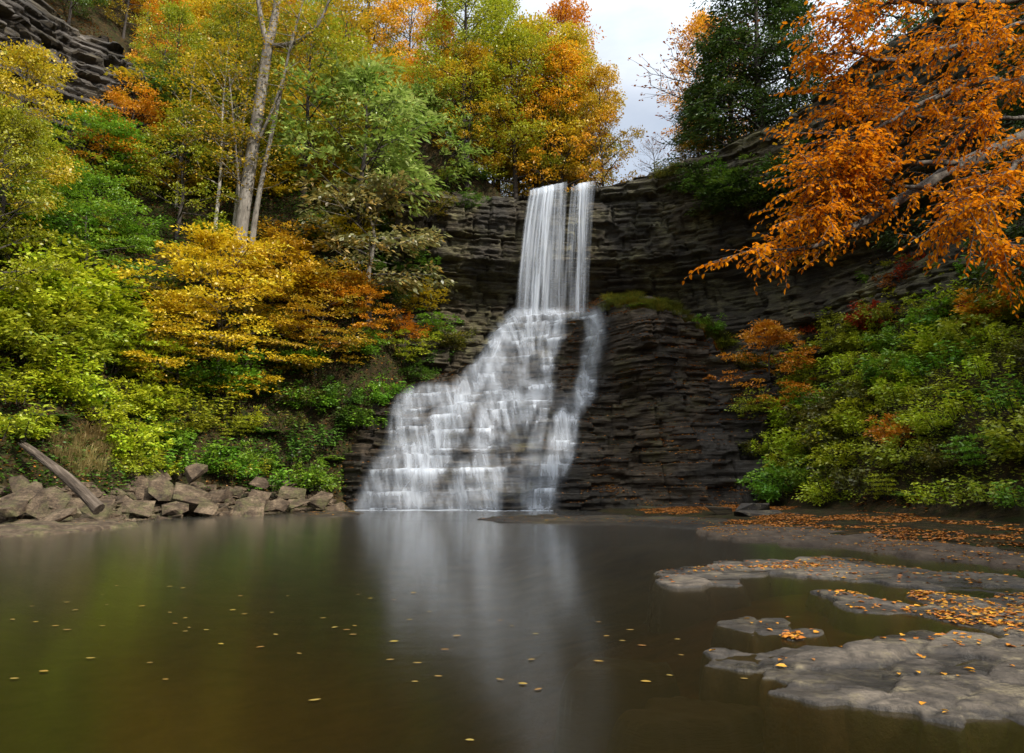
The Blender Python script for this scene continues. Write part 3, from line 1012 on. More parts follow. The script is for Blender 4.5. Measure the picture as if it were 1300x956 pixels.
def gen_tree(seed, h, cr, cb=.3, nprim=22, nsec=5, nper=46, rc=.8, flat=.32, L=.22, W=.13, trunk_r=.22, lean=0.0, up=1.0, droop=.25, elev=(8, 60), wob=.5, shape="round", sides=7, twigs=1.0):
    r = np.random.default_rng(seed)
    wood, leaf = Soup(), Soup()
    n = 12
    t = np.linspace(0, 1, n)
    TP = np.stack([lean * h * t + wob * (noise(t * 3, t * 0, seed) - .5) * t * 2, wob * (noise(t * 3, t * 0 + 5, seed) - .5) * t * 2, -.8 + (h * .93 + .8) * t], -1)
    TR = trunk_r * (1 - .86 * t) + .012
    TR[0] *= 1.5
    TR[1] *= 1.08
    wood.add(*tube(TP, TR, sides + 2))
    cen, dr, rcs = [], [], []
    for i in range(nprim):
        f = (i + .5 + r.uniform(-.3, .3)) / nprim
        tt = cb + (1 - cb) * f
        p0 = np.array([np.interp(tt, t, TP[:, k]) for k in range(3)])
        az = i * 2.39996 + r.uniform(-.5, .5)
        if shape == "round":
            pr = math.sin(math.pi * min(1, .18 + .80 * f)) ** .7
        elif shape == "cone":
            pr = (1 - f) ** .8 * .95 + .08
        elif shape == "vase":
            pr = .55 + .45 * f
        else:
            pr = .9 - .4 * f
        ln = cr * pr * r.uniform(.72, 1.15)
        el = R_(elev[0] + (elev[1] - elev[0]) * f ** 1.3 + r.uniform(-10, 10))
        d0 = np.array([math.cos(az) * math.cos(el), math.sin(az) * math.cos(el), math.sin(el)])
        BP = bend(p0, d0, ln, 7, r, .35, .12 if shape != "cone" else -.35)
        rb = np.interp(tt, t, TR) * .5
        wood.add(*tube(BP, np.linspace(rb, .012, len(BP)), 5))
        for k in range(nsec):
            a = .3 + .7 * (k + r.uniform(.2, .9)) / nsec
            q = np.array([np.interp(a, np.linspace(0, 1, len(BP)), BP[:, c]) for c in range(3)])
            dd = BP[-1] - BP[0]
            dd = dd / np.linalg.norm(dd)
            sd = np.cross(dd, [0, 0, 1]) * (1 if k % 2 else -1)
            d2 = dd * .6 + sd * r.uniform(.5, 1.1) + np.array([0, 0, r.uniform(-.15, .25)])
            l2 = ln * .42 * r.uniform(.6, 1.2) * (1.15 - a * .5) + .3
            SPn = bend(q, d2, l2, 4, r, .4)
            if r.uniform() < twigs:
                wood.add(*tube(SPn, np.linspace(max(rb * .35, .012), .006, len(SPn)), 4))
            cen += [SPn[2], SPn[4]]
            dr += [d2 / np.linalg.norm(d2)] * 2
            rcs += [rc * r.uniform(.6, 1.2) for _ in range(2)]
        cen.append(BP[-1])
        dr.append(dd)
        rcs.append(rc * r.uniform(.7, 1.1))
    cen, dr, rcs = np.array(cen), np.array(dr), np.array(rcs)
    # a few clumps are missing: holes where the sky or the wood behind shows
    kp = r.uniform(size=len(cen)) > .08
    leaf.add(*clump_leaves(r, cen[kp], dr[kp], nper, rcs[kp], flat, L, W, up, droop))
    return {"h": h, "trunk": wood.mesh("trunk", True), "crown": leaf.mesh("crown", False, "rnd")}


def gen_shrub(seed, h, cr, nst=16, nper=44, rc=.42, flat=.5, L=.17, W=.10, up=1.0, droop=.25, layers=False):
    r = np.random.default_rng(seed)
    wood, leaf = Soup(), Soup()
    cen, dr = [], []
    for i in range(nst):
        az = i * 2.39996 + r.uniform(-.4, .4)
        f = (i + .5) / nst
        sp = math.sqrt(f)
        d0 = np.array([math.cos(az) * sp * cr / h * 1.1, math.sin(az) * sp * cr / h * 1.1, 1.0])
        ln = h * r.uniform(.75, 1.1) * (1.05 - .2 * sp)
        P = bend((.15 * math.cos(az), .15 * math.sin(az), -.25), d0, ln, 6, r, .4, -.5 * sp)
        wood.add(*tube(P, np.linspace(.028, .007, len(P)), 4))
        for k in range(2, len(P)):
            cen.append(P[k] + r.normal(size=3) * .12)
            dr.append((P[k] - P[k - 1]) / np.linalg.norm(P[k] - P[k - 1]) * .5 + np.array([math.cos(az), math.sin(az), 0]) * .5)
    cen, dr = np.array(cen), np.array(dr)
    if layers:
        cen[:, 2] = np.round(cen[:, 2] / .45) * .45 + r.normal(size=len(cen)) * .04
    kp = r.uniform(size=len(cen)) > .06
    rcs = rc * r.uniform(.6, 1.3, kp.sum())
    leaf.add(*clump_leaves(r, cen[kp], dr[kp], nper, rcs, flat, L, W, up, droop))
    return {"h": h, "trunk": wood.mesh("stem", True), "crown": leaf.mesh("foliage", False, "rnd")}


def gen_herb(seed, h, cr, nst=26, L=.22, W=.10, tiers=6):
    """a clump of upright leafy stems, leaves spreading in tiers"""
    r = np.random.default_rng(seed)
    wood, leaf = Soup(), Soup()
    P_, A_, N_, R__ = [], [], [], []
    for i in range(nst):
        a = r.uniform(0, 6.283)
        rr = cr * math.sqrt(r.uniform())
        b = np.array([rr * math.cos(a), rr * math.sin(a), -.2])
        S = bend(b, (math.cos(a) * .25, math.sin(a) * .25, 1), h * r.uniform(.6, 1.15), 5, r, .3, -.1)
        wood.add(*tube(S, np.linspace(.014, .005, len(S)), 4))
        c = r.uniform()
        for k in range(tiers):
            t = .25 + .75 * k / (tiers - 1)
            q = np.array([np.interp(t, np.linspace(0, 1, len(S)), S[:, x]) for x in range(3)])
            for j in range(4):
                az = a + k * .8 + j * 1.571 + r.uniform(-.3, .3)
                P_.append(q)
                A_.append((math.cos(az), math.sin(az), r.uniform(-.7, .35)))
                N_.append((r.normal() * .6, r.normal() * .6, 1))
                R__.append(min(1, max(0, .6 * c + .4 * r.uniform())))
    P_ = np.array(P_)
    s = r.uniform(.7, 1.3, len(P_))
    V, Fq = leaves(P_, np.array(A_), np.array(N_), L * s, W * s)
    leaf.add(V, Fq, np.array(R__))
    return {"h": h, "trunk": wood.mesh("stem", True), "crown": leaf.mesh("foliage", False, "rnd")}


def gen_fern(seed, nf=13, L=1.0):
    r = np.random.default_rng(seed)
    wood, leaf = Soup(), Soup()
    P_, A_, N_, S_ = [], [], [], []
    for i in range(nf):
        az = i * 2.39996 + r.uniform(-.3, .3)
        d0 = np.array([math.cos(az) * .8, math.sin(az) * .8, .9])
        S = bend((0, 0, -.1), d0, L * r.uniform(.75, 1.15), 8, r, .15, -1.3)
        wood.add(*tube(S, np.linspace(.010, .003, len(S)), 4))
        sd = np.array([-math.sin(az), math.cos(az), 0])
        for t in np.linspace(.15, .98, 17):
            q = np.array([np.interp(t, np.linspace(0, 1, len(S)), S[:, x]) for x in range(3)])
            for sg in (-1, 1):
                P_.append(q)
                A_.append(sd * sg + np.array([math.cos(az), math.sin(az), -.2]) * .35)
                N_.append((r.normal() * .2, r.normal() * .2, 1))
                S_.append(.26 * math.sin(math.pi * (.12 + .85 * t)) + .03)
    S_ = np.array(S_)
    V, Fq = leaves(np.array(P_), np.array(A_), np.array(N_), S_, S_ * .34)
    leaf.add(V, Fq, r.uniform(0, 1, len(S_)))
    return {"h": L * .8, "trunk": wood.mesh("stem", True), "crown": leaf.mesh("fronds", False, "rnd")}


def gen_grass(seed, h=.9, n=260, spread=.5):
    r = np.random.default_rng(seed)
    leaf = Soup()
    a = r.uniform(0, 6.283, n)
    rr = spread * np.sqrt(r.uniform(0, 1, n))
    P = np.stack([rr * np.cos(a), rr * np.sin(a), np.full(n, -.30)], -1)
    az = a + r.normal(size=n) * .7
    lean = r.uniform(.1, .8, n)
    hh = h * r.uniform(.5, 1.15, n) + .25
    p0 = P
    d = np.stack([np.cos(az) * lean, np.sin(az) * lean, np.ones(n)], -1)
    d /= np.linalg.norm(d, axis=1)[:, None]
    mid = p0 + d * hh[:, None] * .55
    d2 = d + np.stack([np.cos(az), np.sin(az), -.9 * np.ones(n)], -1) * .7
    d2 /= np.linalg.norm(d2, axis=1)[:, None]
    tip = mid + d2 * hh[:, None] * .5
    sd = np.stack([-np.sin(az), np.cos(az), 0 * az], -1) * .012
    V = np.stack([p0 - sd, p0 + sd, mid + sd, mid - sd, tip, tip + sd * .1], 1)
    base = np.arange(n)[:, None] * 6
    Fq = np.concatenate([base + np.array([0, 1, 2, 3]), base + np.array([3, 2, 5, 4])])
    c = r.uniform(0, 1, n)
    leaf.add(V.reshape(-1, 3), Fq, np.r_[c, c])
    return {"h": h, "trunk": None, "crown": leaf.mesh("blades", False, "rnd")}


PR = {}
PR["maple"] = gen_tree(11, 14, 5.0, cb=.22, nprim=30, nsec=5, nper=40, rc=.95, L=.24, W=.15)
PR["maple_b"] = gen_tree(12, 13, 4.6, cb=.15, nprim=28, nsec=5, nper=44, rc=.9, flat=.25, L=.23, W=.14)
PR["tall"] = gen_tree(13, 20, 5.0, cb=.25, nprim=36, nsec=5, nper=38, rc=1.0, L=.26, W=.16, trunk_r=.3)
PR["slender"] = gen_tree(14, 15, 2.6, cb=.3, nprim=24, nsec=4, nper=15, rc=.8, L=.2, W=.13, trunk_r=.13, elev=(20, 65))
PR["rhodo"] = gen_tree(15, 11, 4.6, cb=.2, nprim=26, nsec=5, nper=22, rc=.62, flat=.5, L=.42, W=.15, trunk_r=.17, droop=.45, elev=(12, 60))
PR["layered"] = gen_tree(16, 7, 4.2, cb=.12, nprim=24, nsec=6, nper=46, rc=.75, flat=.12, L=.2, W=.12, trunk_r=.12, elev=(2, 35), droop=.12)
PR["layered_b"] = gen_tree(17, 6, 3.4, cb=.1, nprim=20, nsec=6, nper=46, rc=.7, flat=.14, L=.19, W=.12, trunk_r=.10, elev=(0, 40), droop=.12)
PR["hemlock"] = gen_tree(18, 18, 4.6, cb=.05, nprim=54, nsec=6, nper=34, rc=.85, flat=.4, L=.26, W=.10, trunk_r=.24, shape="cone", elev=(5, 25), droop=.5)
PR["oak"] = gen_tree(19, 8, 4.0, cb=.3, nprim=20, nsec=5, nper=26, rc=.7, flat=.3, L=.36, W=.17, trunk_r=.2, droop=.5, elev=(2, 40))
PR["bare"] = gen_tree(20, 12, 3.6, cb=.2, nprim=30, nsec=9, nper=3, rc=.16, L=.14, W=.09, trunk_r=.16, elev=(15, 60))
PR["spare"] = gen_tree(24, 9, 2.8, cb=.15, nprim=20, nsec=5, nper=12, rc=.7, L=.19, W=.12, trunk_r=.09, elev=(15, 60))
PR["shrub"] = gen_shrub(31, 2.4, 1.8)
PR["shrub_b"] = gen_shrub(32, 2.0, 1.9, nst=18, nper=36, L=.2, W=.12, flat=.4)
PR["shrub_c"] = gen_shrub(33, 3.0, 1.9, nst=18, nper=34, L=.19, W=.11, flat=.3, layers=True)
PR["shrub_d"] = gen_shrub(34, 1.5, 1.5, nst=16, nper=40, rc=.34, L=.13, W=.08)
PR["herb"] = gen_herb(41, 1.3, 1.1)
PR["herb_b"] = gen_herb(42, 1.0, 1.2, nst=34, L=.17, W=.09)
PR["fern"] = gen_fern(43)
PR["grass"] = gen_grass(44)
PR["grass_b"] = gen_grass(45, .55, 200, .45)


def plant(proto, name, loc, height, leafm, bark=BARK_D, rz=None, wide=1.0, parts=("trunk", "crown"), tilt=(0, 0)):
    p = PR[proto]
    s = height / p["h"]
    root = bpy.data.objects.new(name, None)
    root.empty_display_size = .2
    COL.objects.link(root)
    root.location = tuple(float(c) for c in loc)
    root.scale = (s * wide, s * wide, s)
    root.rotation_euler = (tilt[0], tilt[1], random.uniform(0, 6.283) if rz is None else rz)
    if p["trunk"] is not None:
        link(parts[0], p["trunk"], bark, root)
    link(parts[1], p["crown"], LM[leafm], root)
    return root


PLACED = []          # (px, py, radius px) of the named plants


def plant_px(proto, name, px, py, hpx, leafm, label, cat="tree", bark=BARK_D, Y=None, group=None, wide=1.0, parts=("trunk", "crown"), rz=None, tilt=(0, 0)):
    """stands where the sight line meets the ground (or at the depth Y on the ground there)"""
    if Y is None:
        p = hit(px, py)
        if p is None:
            return None
    else:
        p = at(px, py, Y)
        p[2] = hz(p[0], p[1])
    f = proj(p)[2]
    o = plant(proto, name, p, hpx * f / F, leafm, bark, rz, wide, parts, tilt)
    tag(o, label, cat, group)
    return o


SH = ("stem", "foliage")
# trees of the left slope and the rim
plant_px("maple", "maple_tree", -12, 345, 310, "goldgreen", "yellow leafed tree at the left edge beside the layered outcrop", wide=.72)
plant_px("maple_b", "maple_tree", -35, 420, 300, "yellowgreen", "yellow-green tree cut off by the left edge above the lime shrubs", wide=.8)
plant_px("layered", "maple_tree", 150, 235, 118, "orange", "small orange layered tree just below the grey outcrop", wide=.85)
plant_px("layered", "maple_tree", 105, 365, 140, "brightgreen", "bright green layered tree left of the grey trunks", wide=1.0)
plant_px("slender", "birch_tree", 272, 308, 300, "goldgreen", "thin pale straight trunk with few yellow leaves, left of the thick grey trunk", bark=BARK_P)
plant_px("slender", "birch_tree", 296, 300, 280, "yellowgreen", "thin pale sapling close against the left of the thick grey trunk", bark=BARK_P)
plant_px("slender", "birch_tree", 222, 265, 220, "goldgreen", "slim yellow tree above the lime shrub, between outcrop and birches", bark=BARK_P)
plant_px("maple_b", "maple_tree", 262, 175, 190, "gold", "golden orange tree crown at the top between outcrop and grey trunk", wide=.9)
plant_px("maple_b", "maple_tree", 225, 300, 170, "yellowgreen", "yellow-green tree low on the slope behind the pale birches", wide=1.0)
plant_px("maple", "maple_tree", 385, 250, 260, "yellowgreen", "yellow-green tree behind the right side of the thick grey trunk", wide=.9)
plant_px("slender", "birch_tree", 420, 230, 260, "goldgreen", "slender yellow tree right of the thick grey trunk's fork", wide=1.2)
plant_px("rhodo", "magnolia_tree", 455, 330, 255, "palegreen", "pale green broad-leafed tree in the middle of the slope", wide=1.05)
plant_px("rhodo", "magnolia_tree", 530, 300, 190, "palegreen", "smaller pale green broad-leafed tree right of the bigger one", wide=1.0)
plant_px("oak", "oak_tree", 468, 400, 165, "oak", "brownish green oak with drooping leaves left of the cliff wall", bark=BARK, wide=1.15)
plant_px("layered_b", "maple_tree", 520, 372, 100, "orange", "low orange tree tucked under the right side of the oak", wide=.9)
plant_px("maple", "maple_tree", 515, 170, 210, "orange", "orange tree at the top edge above the pale green trees", wide=.75)
plant_px("tall", "tulip_tree", 588, 200, 285, "yellowgreen", "tall yellow-green tree with dark trunk left of the waterfall rim", wide=.95)
plant_px("tall", "tulip_tree", 465, 140, 250, "goldgreen", "tall gold-green tree at the top behind the orange tree", wide=.9)
plant_px("maple", "maple_tree", 655, 225, 250, "yellowgreen", "yellow-green tree standing above the left end of the rim", Y=61, wide=.9)
plant_px("maple_b", "maple_tree", 665, 240, 110, "gold", "golden tree right on the rim, left of the falling water", Y=57.5, wide=1.1)
plant_px("layered_b", "maple_tree", 700, 240, 100, "orange", "bright orange tree on the rim directly above the left curtain", Y=57.2, wide=.9)
plant_px("spare", "maple_tree", 608, 215, 65, "yellow", "small bright yellow sapling left of the rim's golden tree", wide=1.2)
plant_px("maple", "maple_tree", 722, 235, 265, "goldgreen", "tall gold and green tree bordering the sky gap", Y=63, wide=.62)
plant_px("maple_b", "maple_tree", 765, 232, 205, "gold", "golden tree on the rim with its edge against the sky", Y=60, wide=.62)
plant_px("layered_b", "maple_tree", 755, 236, 105, "orange", "low orange tree at the sky gap just behind the lip", Y=57.5, wide=.8)
plant_px("maple", "maple_tree", 715, 228, 320, "orange", "orange topped tree behind the gold one at the sky gap", Y=68, wide=.55)
plant_px("tall", "tulip_tree", 632, 215, 300, "yellowgreen", "tall yellow-green tree behind the sapling at the rim", Y=66, wide=.8)
plant_px("maple", "maple_tree", 680, 222, 290, "goldgreen", "tall gold-green tree behind the bright orange one on the rim", Y=64, wide=.75)
plant_px("maple_b", "maple_tree", 712, 224, 235, "orange", "tall orange tree straight above the left curtain", Y=61, wide=.75)
plant_px("tall", "tulip_tree", 742, 228, 250, "goldgreen", "tall gold-green tree straight above the right curtain", Y=65, wide=.62)
plant_px("maple_b", "maple_tree", 600, 235, 150, "goldgreen", "gold-green tree on the cliff's left rim below the tall tulip tree", Y=58, wide=.9)
# right of the sky gap
plant_px("bare", "maple_tree", 830, 218, 90, "rust", "small nearly bare grey tree standing in the sky gap", Y=64, bark=BARK)
plant_px("layered_b", "maple_tree", 862, 206, 45, "orange", "low orange bush on the right rim below the hemlock", Y=56.5, cat="tree")
plant_px("layered_b", "maple_tree", 888, 200, 50, "gold", "low golden bush on the right rim against the hemlock", Y=56.0, cat="tree")
plant_px("hemlock", "hemlock_tree", 975, 215, 330, "darkgreen", "tallest dark hemlock on the right rim, left of the beech crown", Y=53.5, wide=1.25)
plant_px("hemlock", "hemlock_tree", 935, 205, 210, "darkgreen", "dark green hemlock on the right rim beside the sky gap", Y=55, wide=1.5)
plant_px("hemlock", "hemlock_tree", 895, 200, 140, "darkgreen", "shorter dark hemlock at the sky gap's right border", Y=57, wide=1.5)
plant_px("hemlock", "hemlock_tree", 1010, 180, 260, "darkgreen", "dark hemlock behind the orange beech branches", Y=55, wide=1.0)
plant_px("maple", "maple_tree", 905, 195, 255, "orange", "orange tree top behind the hemlocks at the upper edge", Y=68, wide=.6)
plant_px("bare", "maple_tree", 915, 205, 225, "rust", "bare tree reaching dark twigs into the sky gap", Y=60, bark=BARK_D, wide=1.5)

for px, py, hh, lm, lb in [(880, 222, 2.6, "darkgreen", "dark laurel bush hanging over the rim at the start of the hemlocks"), (905, 228, 3.2, "green", "green laurel bush on the rim below the shorter hemlock"), (930, 240, 3.4, "darkgreen", "dark laurel bush spilling down the rim below the tallest hemlock"),
                           (955, 235, 3.8, "green", "green laurel bush on the rim close to the beech's long limb"), (985, 250, 3.8, "darkgreen", "dark laurel bush low on the rim behind the beech's limb"), (1010, 225, 4.0, "darkgreen", "dark laurel bush high on the rim behind the beech crown"), (850, 214, 1.6, "mossgreen", "small olive bush on the bare rim right of the lip"),
                           (528, 335, 2.8, "green", "green bush on the cliff's left end just right of the oak"), (538, 375, 3.0, "goldgreen", "gold-green bush at the cliff's left foot below the oak's last branch"), (552, 408, 2.6, "brightgreen", "bright green bush at the cliff foot above the cascade's shoulder"),
                           (572, 430, 2.2, "mossgreen", "olive bush nearest the upper cascade on its left side"), (520, 435, 3.0, "yellowgreen", "yellow-green bush above the cascade's left shoulder"), (545, 262, 2.6, "olive", "olive bush hanging from the rim at the cliff's left end"), (600, 252, 1.8, "green", "small green bush hanging from the rim left of the curtain")]:
    d_ = ray(px, py)
    q_ = CV.reshape(-1, 3) - np.array([0, 0, CAMZ])
    t_ = q_ @ d_ / (d_ @ d_)
    e_ = np.linalg.norm(q_ - t_[:, None] * d_, axis=1)
    near = np.nonzero(e_ < .25)[0]
    if len(near) == 0:
        continue
    p_ = CV.reshape(-1, 3)[near[np.argmin(t_[near])]]
    tag(plant(random.choice(["shrub", "shrub_c"]), "laurel_bush", p_ + np.array([0, -.1, -.5 * hh]), hh, lm, BARK_D, None, 1.2, SH), lb, "bush")

# the thick grey trunk with its fork
def grey_tree():
    p = hit(303, 332)
    f = proj(p)[2]
    Yp = p[1]
    root = bpy.data.objects.new("tulip_tree", None)
    COL.objects.link(root)
    root.location = tuple(p)
    tag(root, "tall thick grey trunk leaning right and forking near the top edge", "tree")
    wood, leaf = Soup(), Soup()
    r = np.random.default_rng(5)

    def pl(pts, dy=0):
        return np.array([at(a, b, Yp + dy * i / (len(pts) - 1)) - p for i, (a, b) in enumerate(pts)])

    def rs(P, n):
        k = np.linspace(0, len(P) - 1, n)
        Q = np.stack([np.interp(k, np.arange(len(P)), P[:, c]) for c in range(3)], -1)
        for _ in range(3):
            Q[1:-1] = .25 * Q[:-2] + .5 * Q[1:-1] + .25 * Q[2:]
        return Q
    mm = f / F
    cen, dr = [], []
    limbs = [([(302, 345), (305, 300), (313, 240), (322, 180), (332, 110), (340, 60)], 9.5, 6.5, 0, 16),
             ([(340, 60), (350, 20), (357, -40), (360, -100)], 6.2, 3.5, 1, 12),
             ([(340, 64), (332, 30), (326, -10), (322, -80)], 4.0, 2.2, -1, 12),
             ([(342, 58), (372, 58), (395, 42), (412, 22), (425, -25)], 3.6, 1.2, -1.5, 12),
             ([(322, 190), (352, 130), (366, 70), (385, 0)], 2.4, .8, -2, 10),
             ([(318, 325), (322, 285), (330, 235), (345, 170), (362, 90), (372, 40)], 4.2, 1.2, -.8, 12),
             ([(306, 290), (303, 230), (296, 150), (290, 90)], 2.2, .7, -1, 10),
             ([(302, 215), (280, 185), (255, 160), (225, 150)], 1.2, .4, -2, 8),
             ([(300, 190), (270, 170), (240, 175), (214, 200)], 1.0, .35, -2, 8)]
    for pts, r0, r1, dy, n in limbs:
        P = rs(pl(pts, dy), n)
        wood.add(*tube(P, np.linspace(r0, r1, n) * mm, 10 if r0 > 3 else 6))
        for k in range(n // 3, n):
            for _ in range(3 if r0 < 7 else 1):
                d = r.normal(size=3) * np.array([1, .8, .5]) + np.array([0, 0, .25])
                T = bend(P[k], d, r.uniform(1.2, 3.2), 5, r, .5)
                wood.add(*tube(T, np.linspace(.035, .008, len(T)), 4))
                cen += [T[3], T[5]]
                dr += [d / np.linalg.norm(d)] * 2
    leaf.add(*clump_leaves(r, np.array(cen), np.array(dr), 16, np.full(len(cen), .95), .45, .22, .14))
    link("trunk", wood.mesh("trunk", True), BARK, root)
    link("crown", leaf.mesh("crown", False, "rnd"), LM["goldgreen"], root)


grey_tree()

# golden bushes in the middle of the left slope and the named shrubs
plant_px("layered", "spicebush", 275, 490, 185, "gold", "large golden layered bush in the middle of the left slope", "bush", wide=.95, parts=SH)
plant_px("layered_b", "spicebush", 225, 500, 120, "gold", "golden bush low on the left of the large golden one", "bush", wide=1.0, parts=SH)
plant_px("layered", "spicebush", 400, 470, 125, "goldgreen", "dull gold layered bush right of the large golden bush", "bush", wide=1.0, parts=SH)
plant_px("layered_b", "spicebush", 345, 425, 115, "gold", "golden bush at the foot of the thick grey trunk", "bush", wide=1.0, parts=SH)
plant_px("layered_b", "spicebush", 445, 440, 90, "orange", "dull orange bush left below the oak", "bush", wide=1.0, parts=SH)
plant_px("layered_b", "maple_sapling", 978, 475, 120, "orange", "layered orange sapling at the foot of the right cliff", "sapling", parts=SH, wide=.85, Y=44.5)

# ------------------------------------------------------------------ fill: countable shrubs over both slopes
LAND = [("fallen log", 80, 600), ("rock slabs", 230, 620), ("dry tan grass", 105, 570), ("large golden bush", 280, 400), ("thick grey trunk", 305, 310), ("oak", 470, 350), ("pale green tree", 470, 190), ("layered outcrop", 90, 120),
        ("orange layered tree", 150, 160), ("bright green layered tree", 110, 290), ("cascade's left border", 480, 540), ("upper curtain", 650, 330), ("orange sapling", 975, 420), ("red vine", 1120, 410), ("stone slabs", 965, 645),
        ("leafy right shore", 1150, 660), ("beech limb", 1170, 270), ("buttress", 860, 430), ("left picture edge", 0, 480), ("right picture edge", 1300, 480)]
ORD = ["nearest", "second nearest", "third nearest", "fourth nearest", "fifth nearest", "sixth nearest", "seventh nearest", "eighth nearest", "ninth nearest", "tenth nearest"]
PEND = []


def fill(proto, kind, loc, height, leafm, colour, adj, group, parts=SH, wide=1.0):
    o = plant(proto, kind.replace(" ", "_"), loc, height, leafm, BARK_D, None, wide, parts)
    o["category"] = kind.split()[-1]
    o["group"] = group
    px, py, f = proj(loc)
    py -= height * .5 * F / f
    nm, lx, ly = min(LAND, key=lambda q: (q[1] - px) ** 2 + (q[2] - py) ** 2)
    dx, dy = px - lx, py - ly
    rel = ("right of" if dx > 0 else "left of") if abs(dx) > abs(dy) else ("below" if dy > 0 else "above")
    PEND.append((o, colour, adj, kind, rel, nm, math.hypot(dx, dy)))
    return o


def finish_labels():
    by = {}
    for e in PEND:
        by.setdefault((e[1], e[2], e[3], e[4], e[5]), []).append(e)
    for k, L in by.items():
        L.sort(key=lambda e: e[6])
        for i, e in enumerate(L):
            if len(L) == 1:
                t = f"{k[1]} {k[0]} {k[2]} {k[3]} the {k[4]}"
            else:
                t = f"{k[1]} {k[0]} {k[2]} {k[3]} the {k[4]}, {ORD[min(i, 9)] if i < 10 else 'outermost'}"
            e[0]["label"] = t.replace("left of", "to the left of").replace("right of", "to the right of")
    finish_labels.done = True


def colour_left(px, py):
    """what grows where on the left slope"""
    r = random.random()
    if py > 380 and px < 200:
        return ("lime", "lime green") if r < .72 else ("yellowgreen", "yellow-green")
    if py > 500 and px < 330:
        return ("yellowgreen", "yellow-green") if r < .5 else (("brightgreen", "bright green") if r < .8 else ("lime", "lime green"))
    if py > 430 and px >= 330:
        return ("brightgreen", "bright green") if r < .35 else (("green", "green") if r < .7 else ("mossgreen", "olive"))
    if 180 < px < 460 and 320 < py <= 480:
        return ("gold", "golden") if r < .4 else (("goldgreen", "gold-green") if r < .8 else ("mossgreen", "olive"))
    if px < 200 and 220 < py:
        return ("brightgreen", "bright green") if r < .5 else (("yellowgreen", "yellow-green") if r < .85 else ("rust", "rusty"))
    if px < 330:
        return ("goldgreen", "gold-green") if r < .4 else (("green", "green") if r < .65 else (("orange", "orange") if r < .78 else ("yellowgreen", "yellow-green")))
    if py > 250:
        return ("green", "green") if r < .45 else (("darkgreen", "dark green") if r < .7 else (("goldgreen", "gold-green") if r < .85 else ("orange", "orange")))
    return ("green", "green") if r < .3 else (("goldgreen", "gold-green") if r < .55 else (("darkgreen", "dark green") if r < .75 else ("yellowgreen", "yellow-green")))


pts = []
tries = 0
while len(pts) < 370 and tries < 20000:
    tries += 1
    px, py = random.uniform(-25, 640), random.uniform(130, 625)
    if py > 600 and px > 130 and px < 330:
        continue
    if px < 150 and py > (534 if px > 50 else 552):
        continue
    # keep clear of the water and its rock
    if px > 395 and py > 605 - (px - 400) * .92:
        continue
    if px > 575 and py > 235:
        continue
    if px < 170 and 40 < py < 230 - px * .1:
        continue
    p = hit(px, py)
    if p is None or p[2] < 1.2:
        continue
    dl = float(sdist(p[0], p[1], SHORE_L))
    gap = 1.45 if dl < 9 else 2.6
    if any((p[0] - q[0]) ** 2 + (p[1] - q[1]) ** 2 < gap * gap for q in pts):
        continue
    pts.append(p)
    lm, cn = colour_left(px, py)
    k = random.random()
    if dl < 6:
        if k < .45:
            fill("herb" if k < .25 else "herb_b", "leafy plant", p, random.uniform(1.2, 1.9), lm, cn, "low", "leafy plants of the left bank", wide=1.2)
        elif k < .55:
            fill("fern", "fern plant", p, random.uniform(.9, 1.3), "green", "green", "arching", "ferns of the left bank", ("stem", "fronds"))
        else:
            fill(random.choice(["shrub_d", "shrub_b"]), "shrub", p, random.uniform(1.5, 2.3), lm, cn, "low", "shrubs of the left slope")
    elif dl < 16:
        fill(random.choice(["shrub", "shrub_b", "shrub_c", "shrub_c"]), "shrub", p, random.uniform(2.3, 3.8), lm, cn, random.choice(["dense", "loose"]), "shrubs of the left slope", wide=1.1)
    else:
        fill(random.choice(["layered_b", "shrub_c", "spare", "maple_b"]), "small tree", p, random.uniform(4.0, 7.5), lm, cn, random.choice(["bushy", "spreading"]), "small trees high on the left slope", ("trunk", "crown"), 1.0)


tries = 0
n0 = len(pts)
while len(pts) < n0 + 80 and tries < 9000:
    tries += 1
    px, py = random.uniform(-20, 470), random.uniform(430, 606)
    if (px < 150 and py > (536 if px > 50 else 556)) or py > 605 - max(0, px - 400) * .92:
        continue
    p = hit(px, py)
    if p is None or p[2] < .9:
        continue
    if any((p[0] - q[0]) ** 2 + (p[1] - q[1]) ** 2 < 1.1 for q in pts):
        continue
    pts.append(p)
    lm, cn = colour_left(px, py)
    k = random.random()
    if k < .3:
        fill("herb_b", "leafy plant", p, random.uniform(.8, 1.4), lm, cn, "short", "leafy plants of the left bank", wide=1.3)
    elif k < .5:
        fill("fern", "fern plant", p, random.uniform(.8, 1.2), "brightgreen", "bright green", "arching", "ferns of the left bank", ("stem", "fronds"))
    else:
        fill(random.choice(["shrub_d", "shrub_c", "shrub_b"]), "shrub", p, random.uniform(1.2, 2.0), lm, cn, random.choice(["short", "straggly"]), "shrubs of the left slope", wide=1.15)


def colour_right(px, py):
    r = random.random()
    if py < 380:
        return ("brightgreen", "bright green") if r < .4 else (("yellowgreen", "yellow-green") if r < .75 else ("rust", "rusty"))
    return ("brightgreen", "bright green") if r < .28 else (("yellowgreen", "yellow-green") if r < .54 else (("lime", "lime green") if r < .84 else (("orange", "orange") if r < .87 else (("red", "red") if r < .885 else ("mossgreen", "olive")))))


